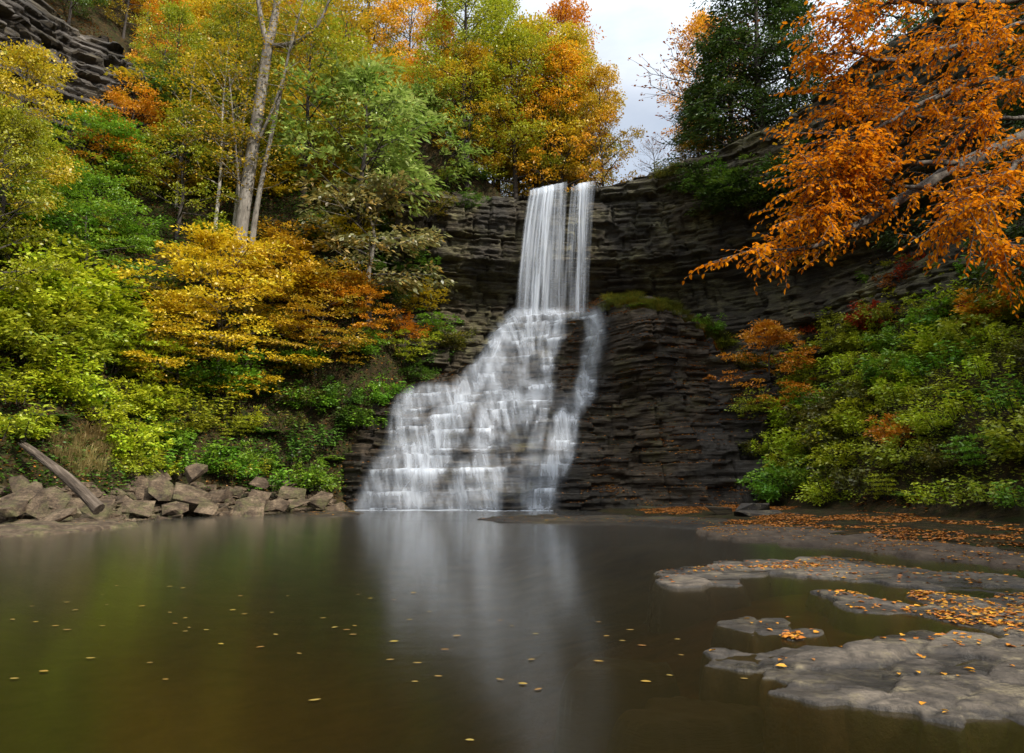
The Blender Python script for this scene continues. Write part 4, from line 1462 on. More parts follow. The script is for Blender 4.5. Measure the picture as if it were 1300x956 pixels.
pts = []
tries = 0
while len(pts) < 170 and tries < 9000:
    tries += 1
    px, py = random.uniform(930, 1325), random.uniform(290, 645)
    if py < 420 - (px - 930) * .3:
        continue
    p = hit(px, py)
    if p is None or p[2] < .75 or p[2] > 22:
        continue
    if any((p[0] - q[0]) ** 2 + (p[1] - q[1]) ** 2 + .5 * (p[2] - q[2]) ** 2 < 1.4 ** 2 for q in pts):
        continue
    pts.append(p)
    lm, cn = colour_right(px, py)
    k = random.random()
    if k < .3:
        fill("herb_b", "leafy plant", p, random.uniform(.8, 1.3), lm, cn, "low", "leafy plants of the right slope", wide=1.2)
    elif k < .45:
        fill("fern", "fern plant", p, random.uniform(.7, 1.1), lm, cn, "arching", "ferns of the right slope", ("stem", "fronds"))
    else:
        fill(random.choice(["shrub_d", "shrub_b", "shrub_d", "shrub_c"]), "shrub", p, random.uniform(1.2, 2.1), lm, cn, random.choice(["dense", "loose"]), "shrubs of the right slope", wide=1.05)
# forest trees closing the upper left of the picture, one crown behind the other
pts = []
tries = 0
while len(pts) < 120 and tries < 9000:
    tries += 1
    px = random.uniform(-60, 760)
    py = random.uniform(-60, 225)
    if px < 190 and 8 + px * .30 < py < 250:
        continue
    if px < 480 or py < 100:
        p = hit(px, py)
    else:
        p = at(px, 220, random.uniform(58, 84))
        p[2] = hz(p[0], p[1])
        if px > 735 - 1.2 * max(0, p[1] - 62):
            continue
    if p is None or p[2] < 17:
        continue
    if any((p[0] - q[0]) ** 2 + (p[1] - q[1]) ** 2 < 4.3 ** 2 for q in pts):
        continue
    pts.append(p)
    u = random.random()
    lm, cn = (("yellowgreen", "yellow-green") if u < .3 else ("goldgreen", "gold-green") if u < .55 else ("gold", "golden") if u < .67 else ("orange", "orange") if u < .82 else ("green", "green"))
    kd = random.choice(["maple", "maple_b", "maple", "tall"])
    fill(kd, "forest tree", p, random.uniform(11, 15) * (1.25 if kd == "tall" else 1), lm, cn, random.choice(["full", "open"]), "forest trees of the upper left slope", ("trunk", "crown"), random.uniform(.75, .95))
finish_labels()

# trees of the right-hand plateau and along the right rim (they also shade the falls)
k = 0
for (x, y, h_, pr, lm, lb) in [
    (24, 47, 15, "maple", "orange", "orange tree on the right cliff top behind the hemlocks"),
    (27, 40, 16, "hemlock", "darkgreen", "dark hemlock on the right cliff top above the vine"),
    (29, 33, 17, "tall", "olive", "olive tree on the right cliff top behind the beech crown"),
    (31, 26, 16, "hemlock", "darkgreen", "dark hemlock behind the beech limb, near the upper corner"),
    (33, 19, 17, "tall", "olive", "olive tree on the cliff top at the upper right corner"),
    (34, 11, 16, "maple", "orange", "orange tree on the cliff top beyond the right edge"),
    (36, 3, 17, "tall", "olive", "olive tree on the right cliff top level with the camera"),
    (24.0, 27, 15, "hemlock", "darkgreen", "dark hemlock at the top of the right slope behind the beech crown"),
    (24.0, 21.5, 14, "hemlock", "darkgreen", "dark hemlock on the right slope at the picture's right edge"),
    (34, 36, 18, "maple", "olive", "olive tree in the second row on the right cliff top"),
    (37, 24, 18, "tall", "goldgreen", "gold-green tree in the second row behind the beech crown"),
    (31, 47, 18, "tall", "green", "green tree in the second row behind the cliff top hemlock"),
]:
    tag(plant(pr, pr.replace("tall", "tulip") + "_tree", (x, y, hz(x, y)), h_, lm), lb, "tree")

# ------------------------------------------------------------------ the overhanging beech
def beech():
    root = bpy.data.objects.new("beech_tree", None)
    COL.objects.link(root)
    base = np.array([17.5, 15.0, hz(17.5, 15.0)])
    root.location = tuple(base)
    tag(root, "copper orange beech whose long limbs reach over the right shore", "tree")
    r = np.random.default_rng(77)
    wood, leaf = Soup(), Soup()

    def rs(P, n, sm=3):
        k = np.linspace(0, len(P) - 1, n)
        Q = np.stack([np.interp(k, np.arange(len(P)), P[:, c]) for c in range(3)], -1)
        for _ in range(sm):
            Q[1:-1] = .25 * Q[:-2] + .5 * Q[1:-1] + .25 * Q[2:]
        return Q
    top = np.array([16.2, 14.4, 16.0])
    TP = rs(np.array([base + [0, 0, -1], base + [-.3, 0, 2.5], [17.0, 14.8, 6.0], [16.6, 14.6, 10], top]), 16)
    wood.add(*tube(TP, np.linspace(.46, .12, 16), 12))

    def A(px, py, Y):
        return at(px, py, Y)
    limbs = [  # photo path of each limb with its depth, start and end radius
        ([(1420, 120, 14.6), (1330, 165, 13.5), (1240, 195, 12.6), (1170, 235, 11.8), (1120, 268, 11.2), (1090, 285, 10.9), (1040, 312, 10.5), (975, 312, 10.2)], .17, .012),
        ([(1215, 205, 12.3), (1120, 215, 11.2), (1090, 228, 10.8), (1050, 222, 10.4)], .06, .01),
        ([(1420, 60, 14.6), (1320, 110, 13), (1250, 100, 12), (1180, 125, 11.2), (1120, 155, 10.7), (1080, 168, 10.4)], .11, .01),
        ([(1420, 20, 14.5), (1300, 55, 12.6), (1200, 60, 11.4), (1140, 78, 10.9), (1095, 68, 10.6), (1070, 74, 10.3)], .10, .01),
        ([(1420, -30, 14.5), (1300, 0, 12.4), (1190, 10, 11), (1130, 5, 10.6), (1080, 12, 10.2)], .10, .01),
        ([(1420, -90, 14.4), (1300, -50, 12.2), (1180, -40, 11), (1080, -30, 10.4)], .10, .01),
        ([(1390, 170, 13.8), (1310, 215, 12), (1250, 250, 11), (1215, 290, 10.6), (1260, 305, 10.2)], .08, .01),
        ([(1420, 150, 14.2), (1340, 180, 11.5), (1290, 215, 10.2), (1255, 240, 9.6), (1235, 270, 9.4)], .08, .01),
        ([(1300, 150, 13.2), (1220, 150, 12.2), (1150, 145, 11.6), (1110, 136, 11.3), (1075, 124, 11.1)], .05, .01),
        ([(1130, 262, 11.3), (1100, 248, 11), (1060, 258, 10.7), (1030, 274, 10.4)], .04, .008),
        ([(1420, 40, 14.2), (1350, 60, 11.5), (1280, 120, 10.4), (1250, 150, 10.0)], .07, .01),
        ([(1420, 0, 14.2), (1340, 5, 11.5), (1260, 35, 10.2), (1200, 45, 9.8)], .07, .01),
        ([(1170, 238, 11.8), (1135, 232, 11.4), (1105, 200, 11.0), (1090, 188, 10.8), (1062, 198, 10.5)], .045, .008),
    ]
    cen, dr = [], []
    tw = []
    for pts, r0, r1 in limbs:
        P = rs(np.array([A(*q) for q in pts]), 26)
        P += np.cumsum(r.normal(size=P.shape) * .02, 0)
        wood.add(*tube(P, np.linspace(r0, r1, len(P)) * (1 + .1 * r.normal(size=len(P))), 8))
        n = len(P)
        for k in range(5, n):
            dd = P[min(k + 1, n - 1)] - P[k - 1]
            dd /= np.linalg.norm(dd)
            nt_ = 2 if k < n - 1 else 4
            for q in range(nt_):
                sd = np.cross(dd, [0, 0, 1]) * (1 if (k + q) % 2 else -1)
                d2 = dd * r.uniform(.4, 1.0) + sd * r.uniform(.1, .9) + np.array([0, 0, r.uniform(-.45, .7)])
                d2 += np.array([-.2, 0, 0])
                T = bend(P[k], d2, r.uniform(.5, 1.35), 7, r, .4, -.35)
                wood.add(*tube(T, np.linspace(.010, .003, len(T)), 4))
                tw.append(T)
                # forks of the twig
                for j in (2, 3, 4, 5):
                    d3 = T[-1] - T[0] + r.normal(size=3) * .35
                    T2 = bend(T[j], d3, r.uniform(.25, .6), 5, r, .4, -.35)
                    wood.add(*tube(T2, np.linspace(.005, .002, len(T2)), 4))
                    tw.append(T2)
    # leaves sit alternately along the twigs, in flat drooping sprays
    P_, A_, N_ = [], [], []
    for T in tw:
        ln = np.linalg.norm(T[-1] - T[0])
        m = max(4, int(ln / .072))
        ts = np.linspace(.12, 1, m)
        kk = np.arange(len(T)) / (len(T) - 1)
        Q = np.stack([np.interp(ts, kk, T[:, c]) for c in range(3)], -1)
        d = (T[-1] - T[0]) / (ln + 1e-6)
        sd = np.cross(d, [0, 0, 1])
        sd /= np.linalg.norm(sd) + 1e-6
        sg = np.where(np.arange(m) % 2 == 0, 1, -1)[:, None]
        ax = d[None] * .75 + sd[None] * sg * .8 + np.array([0, 0, -.45]) + r.normal(size=(m, 3)) * .25
        P_.append(Q)
        A_.append(ax)
        N_.append(np.array([0, 0, 1.0]) + r.normal(size=(m, 3)) * .45)
    P_, A_, N_ = np.concatenate(P_), np.concatenate(A_), np.concatenate(N_)
    s = r.uniform(.65, 1.2, len(P_))
    V, Fq = leaves_fine(P_, A_, N_, (.085 + .03 * r.uniform(size=len(P_))) * s, .054 * s, fold=.16, curl=.15)
    # clumped colour: neighbouring sprays turn together
    cl = fbm(P_[:, 0] * 1.2 + P_[:, 1], P_[:, 2] * 1.5, 12)
    leaf.add(V, Fq, np.repeat(np.clip(.6 * cl + .5 * (r.uniform(0, 1, len(P_)) - .2), 0, 1), 2))
    wm_ = wood.mesh("trunk", True)
    lm_ = leaf.mesh("crown", False, "rnd")
    for m in (wm_, lm_):
        m.transform(__import__("mathutils").Matrix.Translation(tuple(-base)))
    link("trunk", wm_, BARK_M, root)
    link("crown", lm_, LM["beech"], root)
    print("beech leaves", len(P_))


beech()

# red vines on the right cliff foot
for px, py, lb in [(1052, 425, "small red vine on bare rock left of the taller red one"), (1112, 408, "bright red vine against the grey rock under the beech"), (1170, 350, "dull red shrub high under the beech limb"), (1262, 395, "red-orange shrub near the right edge above the hollow")]:
    plant_px("shrub_d", "vine", px, py + 8, 38, "red", lb, "vine", parts=SH, wide=1.0)

# ------------------------------------------------------------------ ground cover (nobody could count it)
def cover(name, n, test, leafm, L, W, hgt, region, seed):
    r = np.random.default_rng(seed)
    x = r.uniform(region[0], region[1], n)
    y = r.uniform(region[2], region[3], n)
    k = test(x, y, r)
    x, y = x[k], y[k]
    z = H(x, y)
    m = len(x)
    P = np.stack([x, y, z + r.uniform(0, hgt, m)], -1)
    az = r.uniform(0, 6.283, m)
    ax = np.stack([np.cos(az), np.sin(az), r.uniform(-.3, .5, m)], -1)
    nr = np.stack([r.normal(size=m) * .5, r.normal(size=m) * .5, np.ones(m)], -1)
    s = r.uniform(.6, 1.3, m)
    V, Fq = leaves(P, ax, nr, L * s, W * s)
    c = np.clip(.6 * fbm(x * .8, y * .8, seed) + .5 * (r.uniform(0, 1, m) - .25), 0, 1)
    o = link(name, make_mesh(name, V, Fq, face_attrs={"rnd": c}), LM[leafm])
    return o


def t_left(x, y, r):
    d = sdist(x, y, SHORE_L)
    return (d > 1.6) & (d < 34) & (fbm(x * .35, y * .35, 5) > .30) & (r.uniform(size=len(x)) < np.clip(1.3 - d / 34, .15, 1)) & (sdist(x, y, CLIFF_X) < .5)


def t_left2(x, y, r):
    d = sdist(x, y, SHORE_L)
    return (d > .9) & (d < 40) & (sdist(x, y, CLIFF_X) < .5)


def t_right(x, y, r):
    d = sdist(x, y, FOOT_R)
    return (d > .2) & (d < 11) & (sdist(x, y, CLIFF_X) < .5) & (fbm(x * .45, y * .45, 8) > .36)


tag(cover("undergrowth", 300000, t_left, "green", .2, .12, .55, (-62, 0, 14, 64), 1), "low green undergrowth carpeting the left slope", "undergrowth", kind="stuff")
tag(cover("leaf_litter", 120000, t_left2, "litter", .16, .10, .06, (-62, 0, 14, 64), 2), "brown leaf litter lying over the left slope", "leaf litter", kind="stuff")
tag(cover("undergrowth", 110000, t_right, "yellowgreen", .14, .08, .45, (12, 30, 5, 52), 3), "yellow-green undergrowth carpeting the right slope", "undergrowth", kind="stuff")

# ------------------------------------------------------------------ rocks
def rock_mesh(seed, dims, n=13, bev=.018, cut=.25):
    """angular slab: hull of jittered box points, edges broken, surface roughened along its beds"""
    r = np.random.default_rng(seed)
    bm = bmesh.new()
    a, b, c = dims
    pts = []
    for k in range(n):
        g = r.uniform(-1, 1, 3)
        ax = r.integers(0, 3)
        if ax < 2:
            g[ax] = math.copysign(1, g[ax])
        g[2] = math.copysign(r.uniform(.75, 1), g[2])
        pts.append(g * np.array([a, b, c]) * .5)
    for p in pts:
        bm.verts.new(p)
    res = bmesh.ops.convex_hull(bm, input=bm.verts)
    junk = [v for v in bm.verts if not v.link_faces]
    bmesh.ops.delete(bm, geom=junk, context="VERTS")
    bmesh.ops.dissolve_limit(bm, angle_limit=.15, verts=bm.verts[:], edges=bm.edges[:])
    bmesh.ops.bevel(bm, geom=bm.edges[:] , offset=bev * min(dims) * 2, segments=1, affect="EDGES", profile=.5)
    bmesh.ops.triangulate(bm, faces=bm.faces[:])
    for _ in range(3):
        long_e = [e for e in bm.edges if e.calc_length() > max(dims) * .09]
        if long_e:
            bmesh.ops.subdivide_edges(bm, edges=long_e, cuts=1)
            bmesh.ops.triangulate(bm, faces=bm.faces[:])
    bm.normal_update()
    for v in bm.verts:
        q = np.array(v.co)
        f = float(fbm(q[0] * 2.2 / max(dims) * 2 + seed, q[1] * 2.2 / max(dims) * 2 + q[2] * 7, seed)) - .5
        v.co += v.normal * f * .05 * min(dims) * 2
    m = bpy.data.meshes.new("boulder")
    bm.to_mesh(m)
    bm.free()
    return m


def slab(px, py, wpx, hpx, rot, Y=None, thick=.45, depth=1.0, mat=SLAB, name="boulder", label=None, group=None, seed=0, tilt=0.0):
    p = on_z(px, py) if Y is None else at(px, py, Y)
    f = proj(p)[2]
    w = wpx * f / F
    h = hpx * f / F
    m = rock_mesh(seed, (w, w * depth, h))
    o = link(name, m, mat)
    o.location = tuple(p)
    o.rotation_euler = (tilt, R_(rot), random.uniform(-.3, .3))
    tag(o, label, "rock", group)
    return o


# the pile on the left bank (photo centre, width and height of each block, tilt in the picture)
ROCKS = [
    (156, 591, 24, 20, 40, 36.5, "pale wedge of rock standing upright at the top of the pile"),
    (190, 600, 44, 17, 32, 36, "long brown slab leaning down behind the pile's big blocks"),
    (183, 614, 52, 16, 38, 35.2, "dark slab slanting across the middle of the pile"),
    (166, 624, 40, 17, 36, 34.6, "brown slab slanting to the water left of the dark slab"),
    (205, 624, 38, 15, 42, 34.8, "narrow slab leaning against the biggest block"),
    (252, 603, 38, 20, 14, 36.8, "square pale block lying above the biggest block"),
    (245, 628, 52, 33, 12, 35.6, "biggest pale block with a cracked flat face"),
    (276, 629, 32, 24, -10, 35.8, "rounded pale block touching the right of the biggest"),
    (218, 598, 26, 26, 20, 38, "dull grey block behind the narrow leaning slab"),
    (298, 626, 16, 13, 10, 37.2, "small grey block right of the rounded pale block"),
    (20, 616, 30, 20, 35, 28.8, "tan wedge at the far left beneath the bushes"),
    (42, 624, 34, 14, 15, 28.5, "flat tan rock below the raised end of the log"),
    (12, 646, 34, 26, 4, 27.2, "pale bleached block at the left edge of the shore"),
    (62, 640, 50, 20, 22, 27.9, "long tan rock directly under the log"),
    (90, 644, 40, 14, 14, 28.3, "flat brown rock at the water below the log"),
    (20, 634, 40, 12, 12, 27.9, "thin tan slab above the bleached block"),
    (132, 634, 30, 14, 24, 32.5, "brown rock where the log's low end rests"),
    (150, 640, 34, 16, 18, 32.8, "pale rock right of the log's low end"),
    (120, 626, 24, 16, 30, 32.0, "small brown rock just behind the log's low end"),
    (108, 652, 60, 12, 2, 30.4, "low flat ledge at the water between log and pile"),
    (175, 645, 40, 12, 4, 32.6, "low tan slab at the water under the slanting slabs"),
    (222, 645, 34, 14, -6, 34.0, "small wet rock at the water under the biggest block"),
    (262, 646, 26, 10, 6, 34.8, "flat wet stone at the water right of the pile"),
    (312, 645, 46, 14, -4, 36.2, "long dark boulder at the water right of the pile"),
    (330, 630, 26, 16, 12, 38.2, "brown boulder at the foot of the bank beside the long dark one"),
    (352, 642, 28, 14, 4, 37.8, "dark round boulder nearer to the cascade"),
    (372, 628, 36, 14, 8, 39.5, "flat brown boulder under the green bank shrubs"),
    (378, 641, 30, 14, -5, 39.0, "dark boulder at the water left of the orange leaf strip"),
    (330, 614, 22, 12, 15, 39.0, "small tan boulder half hidden under the bank plants"),
    (405, 634, 34, 20, 8, 41.0, "dark mossy boulder close to the cascade's left foot"),
    (425, 644, 26, 10, 0, 41.6, "low dark stone at the cascade's left foot"),
    (72, 655, 40, 12, 0, 27.2, "low mossy stone at the water on the far left"),
]
for i, (px, py, w, h_, rot, Y, lb) in enumerate(ROCKS):
    slab(px, py, w * .98, h_ * .52, rot, Y, depth=.85, label=lb, group="rocks of the left bank", seed=100 + i, tilt=random.uniform(.35, .85))

# small broken stone filling the gaps of the shore
rub = Soup()
rr_ = np.random.default_rng(61)
kinds = []
for k in range(8):
    m_ = rock_mesh(700 + k, (.5, .42, .22))
    co_ = np.empty(len(m_.vertices) * 3, np.float32)
    m_.vertices.foreach_get("co", co_)
    f_ = np.empty(len(m_.polygons) * 3, np.int32)
    m_.loops.foreach_get("vertex_index", f_)
    kinds.append((co_.reshape(-1, 3), f_.reshape(-1, 3)))
    bpy.data.meshes.remove(m_)
n_ = 0
while n_ < 700:
    t_ = rr_.uniform(2.4, 7.0)
    i_ = int(t_)
    q_ = SHORE_L[i_] * (1 - t_ + i_) + SHORE_L[i_ + 1] * (t_ - i_)
    d_ = SHORE_L[i_ + 1] - SHORE_L[i_]
    d_ /= np.linalg.norm(d_)
    off_ = rr_.uniform(-.5, 2.1)
    x_, y_ = q_[0] - d_[1] * off_, q_[1] + d_[0] * off_
    a_ = rr_.uniform(0, 6.28)
    tl_ = rr_.uniform(-.5, .5)
    M_ = np.array([[math.cos(a_), -math.sin(a_), 0], [math.sin(a_), math.cos(a_), 0], [0, 0, 1]]) @ np.array([[1, 0, 0], [0, math.cos(tl_), -math.sin(tl_)], [0, math.sin(tl_), math.cos(tl_)]])
    v_, f_ = kinds[n_ % 8]
    rub.add((v_ * rr_.uniform(.5, 1.8)) @ M_.T + np.array([x_, y_, float(H(x_, y_)) + .05]), f_)
    n_ += 1
tag(link("rubble", rub.mesh("rubble"), SLAB), "small broken stones filling the left shore between the slabs", "rubble", kind="stuff")

# two grey slabs at the right foot of the cascade and smaller companions
for i, (px, py, w, h_, rot, Y, dp, lb) in enumerate([
    (966, 653, 70, 9, 0, 31.5, .5, "long flat grey slab lying at the right foot of the cascade"),
    (953, 644, 44, 12, 2, 33.5, .6, "shorter grey slab stacked behind the long flat one"),
    (912, 650, 36, 16, 3, 33.5, .6, "dark square block left of the two grey slabs"),
    (1010, 655, 26, 7, 0, 31.0, .6, "small flat stone right of the long grey slab"),
]):
    slab(px, py, w, h_, rot, Y, depth=dp, mat=LEDGE if i < 2 else ROCK_WET, label=lb, seed=200 + i, tilt=.03)

# bedrock ledges breaking the water in the foreground: height sheets with broken stepped rims
LEAF_SPOTS = []


def ledge(name, poly, top, label, step=.06, seed=0, tilt=(0, 0), thick=.2, mat=LEDGE, leaves_=0, tex=1.0, finger=.45):
    P = np.array([on_z(a, b, top)[:2] for a, b in poly])
    mn, mx = P.min(0) - 1.5, P.max(0) + 1.5
    xs = np.arange(mn[0], mx[0], step)
    ys = np.arange(mn[1], mx[1], step)
    X, Y = np.meshgrid(xs, ys, indexing="ij")
    inside = np.zeros(X.shape, bool)
    d = np.full(X.shape, 1e9)
    for (ax, ay), (bx, by) in zip(P, np.roll(P, -1, 0)):
        c = ((ay > Y) != (by > Y)) & (X < (bx - ax) * (Y - ay) / (by - ay + 1e-12) + ax)
        inside ^= c
        t = np.clip(((X - ax) * (bx - ax) + (Y - ay) * (by - ay)) / ((bx - ax) ** 2 + (by - ay) ** 2), 0, 1)
        d = np.minimum(d, np.hypot(X - ax - t * (bx - ax), Y - ay - t * (by - ay)))
    sd = np.where(inside, d, -d)
    sc = 1.0 if mx[1] - mn[1] < 7.2 else 1.5
    sd = sd + finger * sc * (fbm(X * .8 / sc, Y * 1.9 / sc, seed, 5) - .5)
    # the bed is broken into angular plates; whole plates are present or gone at the rim
    wx = X + .10 * (fbm(X * 3, Y * 3, seed + 41, 4) - .5)
    wy = Y + .10 * (fbm(X * 3, Y * 3, seed + 42, 4) - .5)

    def plates(cw, ch, sdd):
        ca, sa = math.cos(.35 + .3 * seed), math.sin(.35 + .3 * seed)
        gx, gy = (wx * ca + wy * sa) / cw, (wy * ca - wx * sa) / ch
        f1 = np.full(X.shape, 9.0)
        f2 = np.full(X.shape, 9.0)
        idx, idy = np.zeros(X.shape), np.zeros(X.shape)
        px_, py_ = np.zeros(X.shape), np.zeros(X.shape)
        for ox in (-1, 0, 1):
            for oy in (-1, 0, 1):
                cx_, cy_ = np.floor(gx) + ox, np.floor(gy) + oy
                qx, qy = cx_ + .1 + .8 * _h(cx_, cy_, sdd), cy_ + .1 + .8 * _h(cx_, cy_, sdd + 1)
                dd = np.hypot(gx - qx, gy - qy)
                m = dd < f1
                f2 = np.where(m, f1, np.minimum(f2, dd))
                idx, idy, px_, py_ = np.where(m, cx_, idx), np.where(m, cy_, idy), np.where(m, qx, px_), np.where(m, qy, py_)
                f1 = np.where(m, dd, f1)
        ux, uy = px_ * cw, py_ * ch
        return _h(idx, idy, sdd + 2), _h(idx, idy, sdd + 3), f2 - f1, ux * ca - uy * sa, ux * sa + uy * ca
    h1, h1b, e1, c1x, c1y = plates(.95 * sc, .48 * sc, 300 + seed * 7)
    h2, h2b, e2, c2x, c2y = plates(.42 * sc, .24 * sc, 500 + seed * 7)

    def at_cells(A, qx, qy):
        ii = np.clip(((qx - xs[0]) / step).round().astype(int), 0, len(xs) - 1)
        jj = np.clip(((qy - ys[0]) / step).round().astype(int), 0, len(ys) - 1)
        return A[ii, jj]
    s1 = at_cells(sd, c1x, c1y) + .12 * (h1b - .5)
    s2 = at_cells(sd, c2x, c2y) + .12 * (h2b - .5)
    body = np.maximum(s1, np.minimum(sd, s1 + .15))
    s1 = np.where(sd > -.5 * sc, s1, -1)
    s2 = np.where(sd > -.25 * sc, s2, -1)
    low = (s1 > -.02) | (s2 > .03)              # lowest plate, partly awash
    low = low | (sd > .12) | (blur(blur(low.astype(float), 4, 0), 4, 1) > .5)
    if step >= .069:                            # far shelves: no slits narrower than the sheet can show
        low = blur(blur(low.astype(float), 24, 0), 24, 1) > .38
    mid = (s1 > .12) & (h1 > .18)
    high = (s1 > .30) & (h1 > .55) & ((h2 > .22) | (sd > .8))
    z = np.where(low, .28 * top, -.25) + np.where(mid, .42 * top, 0) + np.where(high, .34 * top, 0)
    z = z + np.where(low, .35 * top * (h2b - .5) * .6 + .05 * (h1 - .5) * (X - c1x) + .06 * (h1b - .5) * (Y - c1y), 0)
    n = fbm(X * .9, Y * .9, seed + 9) - .5
    gro = np.maximum((1 - sstep(e1, .015, .06)) * .030, (1 - sstep(e2, .02, .07)) * .012 * (h2 > .4))
    z = z + np.where(low, n * .02 + .020 * (fbm(X * 6, Y * 9, seed + 11, 5) - .5) - gro, 0)
    sd = np.where(low, np.maximum(sd, .05), np.minimum(sd, -.02))
    tone = np.clip(.55 * h1 + .45 * h2, 0, 1)
    z = blur(blur(z, 1, 0), 1, 1)
    dl_ = blur(blur(low.astype(float), 6, 0), 6, 1)
    z = z - .6 * (1 - sstep(dl_, .0, .25))
    z = z + tilt[0] * (X - X.mean()) + tilt[1] * (Y - Y.mean())
    fq = grid_faces(len(xs), len(ys))
    V = np.stack([X, Y, z], -1).reshape(-1, 3)
    kf = (dl_.ravel()[fq] > .02).any(1)
    used = np.unique(fq[kf])
    rm = -np.ones(len(V), int)
    rm[used] = np.arange(len(used))
    o = link(name, make_mesh(name, V[used], rm[fq[kf]], attrs={"tone": tone.ravel()[used]}, smooth=False), mat)
    if label:
        tag(o, label, "rock ledge")
    ok = low & (z > .012)
    LEAF_SPOTS.append((X[ok], Y[ok], z[ok], leaves_))
    return o


ledge("rock_ledge", [(962, 842), (1000, 824), (1060, 812), (1090, 806), (1130, 800), (1180, 797), (1330, 800), (1460, 840), (1560, 900), (1420, 925), (1290, 905), (1180, 897), (1080, 888), (1010, 868)], .085,
      "broad pale grey rock ledge nearest the viewer, with yellow lichen", seed=1, step=.024, leaves_=60)
ledge("rock_ledge", [(886, 826), (925, 818), (990, 817), (1040, 822), (1035, 830), (985, 840), (945, 846), (905, 838)], .075, "small dark rock ledge with a clean edge left of the broad pale one", seed=2, step=.024, leaves_=5)
ledge("rock_ledge", [(938, 789), (965, 783), (1010, 788), (1062, 795), (1058, 803), (1025, 806), (985, 800), (950, 796)], .045, "narrow wet rock ledge awash between pool and broad ledge", seed=3, step=.03, leaves_=45)
ledge("rock_ledge", [(815, 729), (850, 720), (905, 712), (985, 706), (1050, 704), (1110, 712), (1200, 722), (1330, 734), (1330, 748), (1200, 742), (1090, 735), (1010, 727), (960, 722), (920, 726), (945, 741), (905, 741), (850, 735)], .055,
      "long leaf covered rock ledge stretching from pool to right edge", seed=4, step=.04, leaves_=520, finger=.95)
ledge("rock_ledge", [(1038, 752), (1070, 748), (1120, 757), (1140, 760), (1190, 752), (1330, 756), (1330, 800), (1260, 798), (1200, 786), (1150, 772), (1090, 764)], .06, "rock ledge with drifts of orange leaves behind the broad pale one", seed=5, step=.04, leaves_=620, finger=.95)
ledge("rock_ledge", [(-40, 664), (20, 659), (90, 654), (150, 655), (160, 661), (110, 665), (60, 669), (0, 672), (-40, 676)], .22, "mossy flat ledge at the left water's edge", seed=6, step=.09, mat=SLAB, leaves_=10)
ledge("rock_ledge", [(600, 656), (660, 652), (760, 653), (860, 655), (930, 660), (900, 667), (820, 661), (720, 660), (640, 660)], .14, "thin leaf strewn shelf at the foot of the dark rock face", seed=7, step=.11, mat=ROCK_WET, leaves_=300)
ledge("rock_ledge", [(385, 652), (400, 646), (450, 646), (455, 650), (420, 654)], .12, "orange leaf covered shelf at the left foot of the cascade", seed=8, step=.1, mat=ROCK_WET, leaves_=120)
ledge("rock_ledge", [(885, 668), (960, 662), (1060, 668), (1180, 684), (1320, 700), (1320, 712), (1200, 699), (1090, 690), (1000, 682), (930, 676)], .16, "sandy brown shelf along the right shore, scattered with leaves", seed=9, step=.07, mat=SHELF, leaves_=1200)
# submerged rock fingers in the brown shallows
for i, (poly, lb) in enumerate([([(690, 800), (760, 796), (850, 800), (860, 806), (780, 808), (700, 806)], "dark sunken rock rib under the brown shallows"),
                                ([(805, 848), (830, 838), (960, 850), (980, 858), (880, 862)], "dark sunken rock rib close to the small ledge")]):
    o = ledge("rock_ledge", poly, .1, lb, seed=20 + i, step=.05, mat=ROCK_WET)
    o.location.z = -.22
    LEAF_SPOTS.pop()

# ------------------------------------------------------------------ fallen log
def log():
    a = at(28, 563, 30.2)
    b = at(124, 649, 29.5)
    ln = np.linalg.norm(b - a)
    n, sd_ = 60, 28
    t = np.linspace(0, 1, n)
    ang = np.arange(sd_) * 2 * math.pi / sd_
    rad = np.interp(t, [0, .03, .12, .5, .85, 1], [.07, .14, .165, .195, .235, .265])[:, None]
    # long cracks and a lumpy, weathered girth
    girth = 1 + .22 * (fbm(np.cos(ang)[None] * 1.3 + 5, np.sin(ang)[None] * 1.3 + t[:, None] * 3.5, 33) - .5)
    crk = .22 * (np.abs(noise(ang[None] * 2.2 + .6 * noise(t[:, None] * 3, t[:, None] * 0, 4), t[:, None] * 1.2, 35) - .5) < .07)
    R = rad * (girth - crk)
    bx = .16 * np.sin(t * 2.6)[:, None]
    by = (.10 * (noise(t * 4, t * 0, 6) - .5))[:, None]
    X = t[:, None] * ln + 0 * R
    X[0] += .35 * (_h(np.arange(sd_), np.arange(sd_) * 0, 8) - .5)
    X[1] += .15 * (_h(np.arange(sd_), np.arange(sd_) * 0, 8) - .5)
    V = np.stack([X, by + R * np.cos(ang)[None], bx + R * np.sin(ang)[None]], -1).reshape(-1, 3)
    V = np.concatenate([V, [[.15, by[0, 0], bx[0, 0]], [ln, by[-1, 0], bx[-1, 0]]]])
    fs = []
    for i in range(n - 1):
        for k in range(sd_):
            k2 = (k + 1) % sd_
            fs.append((i * sd_ + k, i * sd_ + k2, (i + 1) * sd_ + k2, (i + 1) * sd_ + k))
    fs += [(n * sd_, (k + 1) % sd_, k) for k in range(sd_)] + [(n * sd_ + 1, (n - 1) * sd_ + k, (n - 1) * sd_ + (k + 1) % sd_) for k in range(sd_)]
    m = bpy.data.meshes.new("fallen_log")
    m.from_pydata([tuple(v) for v in V], [], fs)
    wood = solid_mat("weathered_wood", [(0.3, (.022, .016, .011)), (0.5, (.075, .057, .042)), (0.68, (.17, .135, .105))], nscale=2.2, rough=.92, bump=1, bscale=4, bdist=.06, scale=(.35, 3.0, 3.0))
    o = link("fallen_log", m, wood)
    o.location = tuple(a)
    o.rotation_euler = Vector(b - a).to_track_quat("X", "Z").to_euler()
    tag(o, "weathered grey log leaning down the left bank onto the rocks", "log")


log()

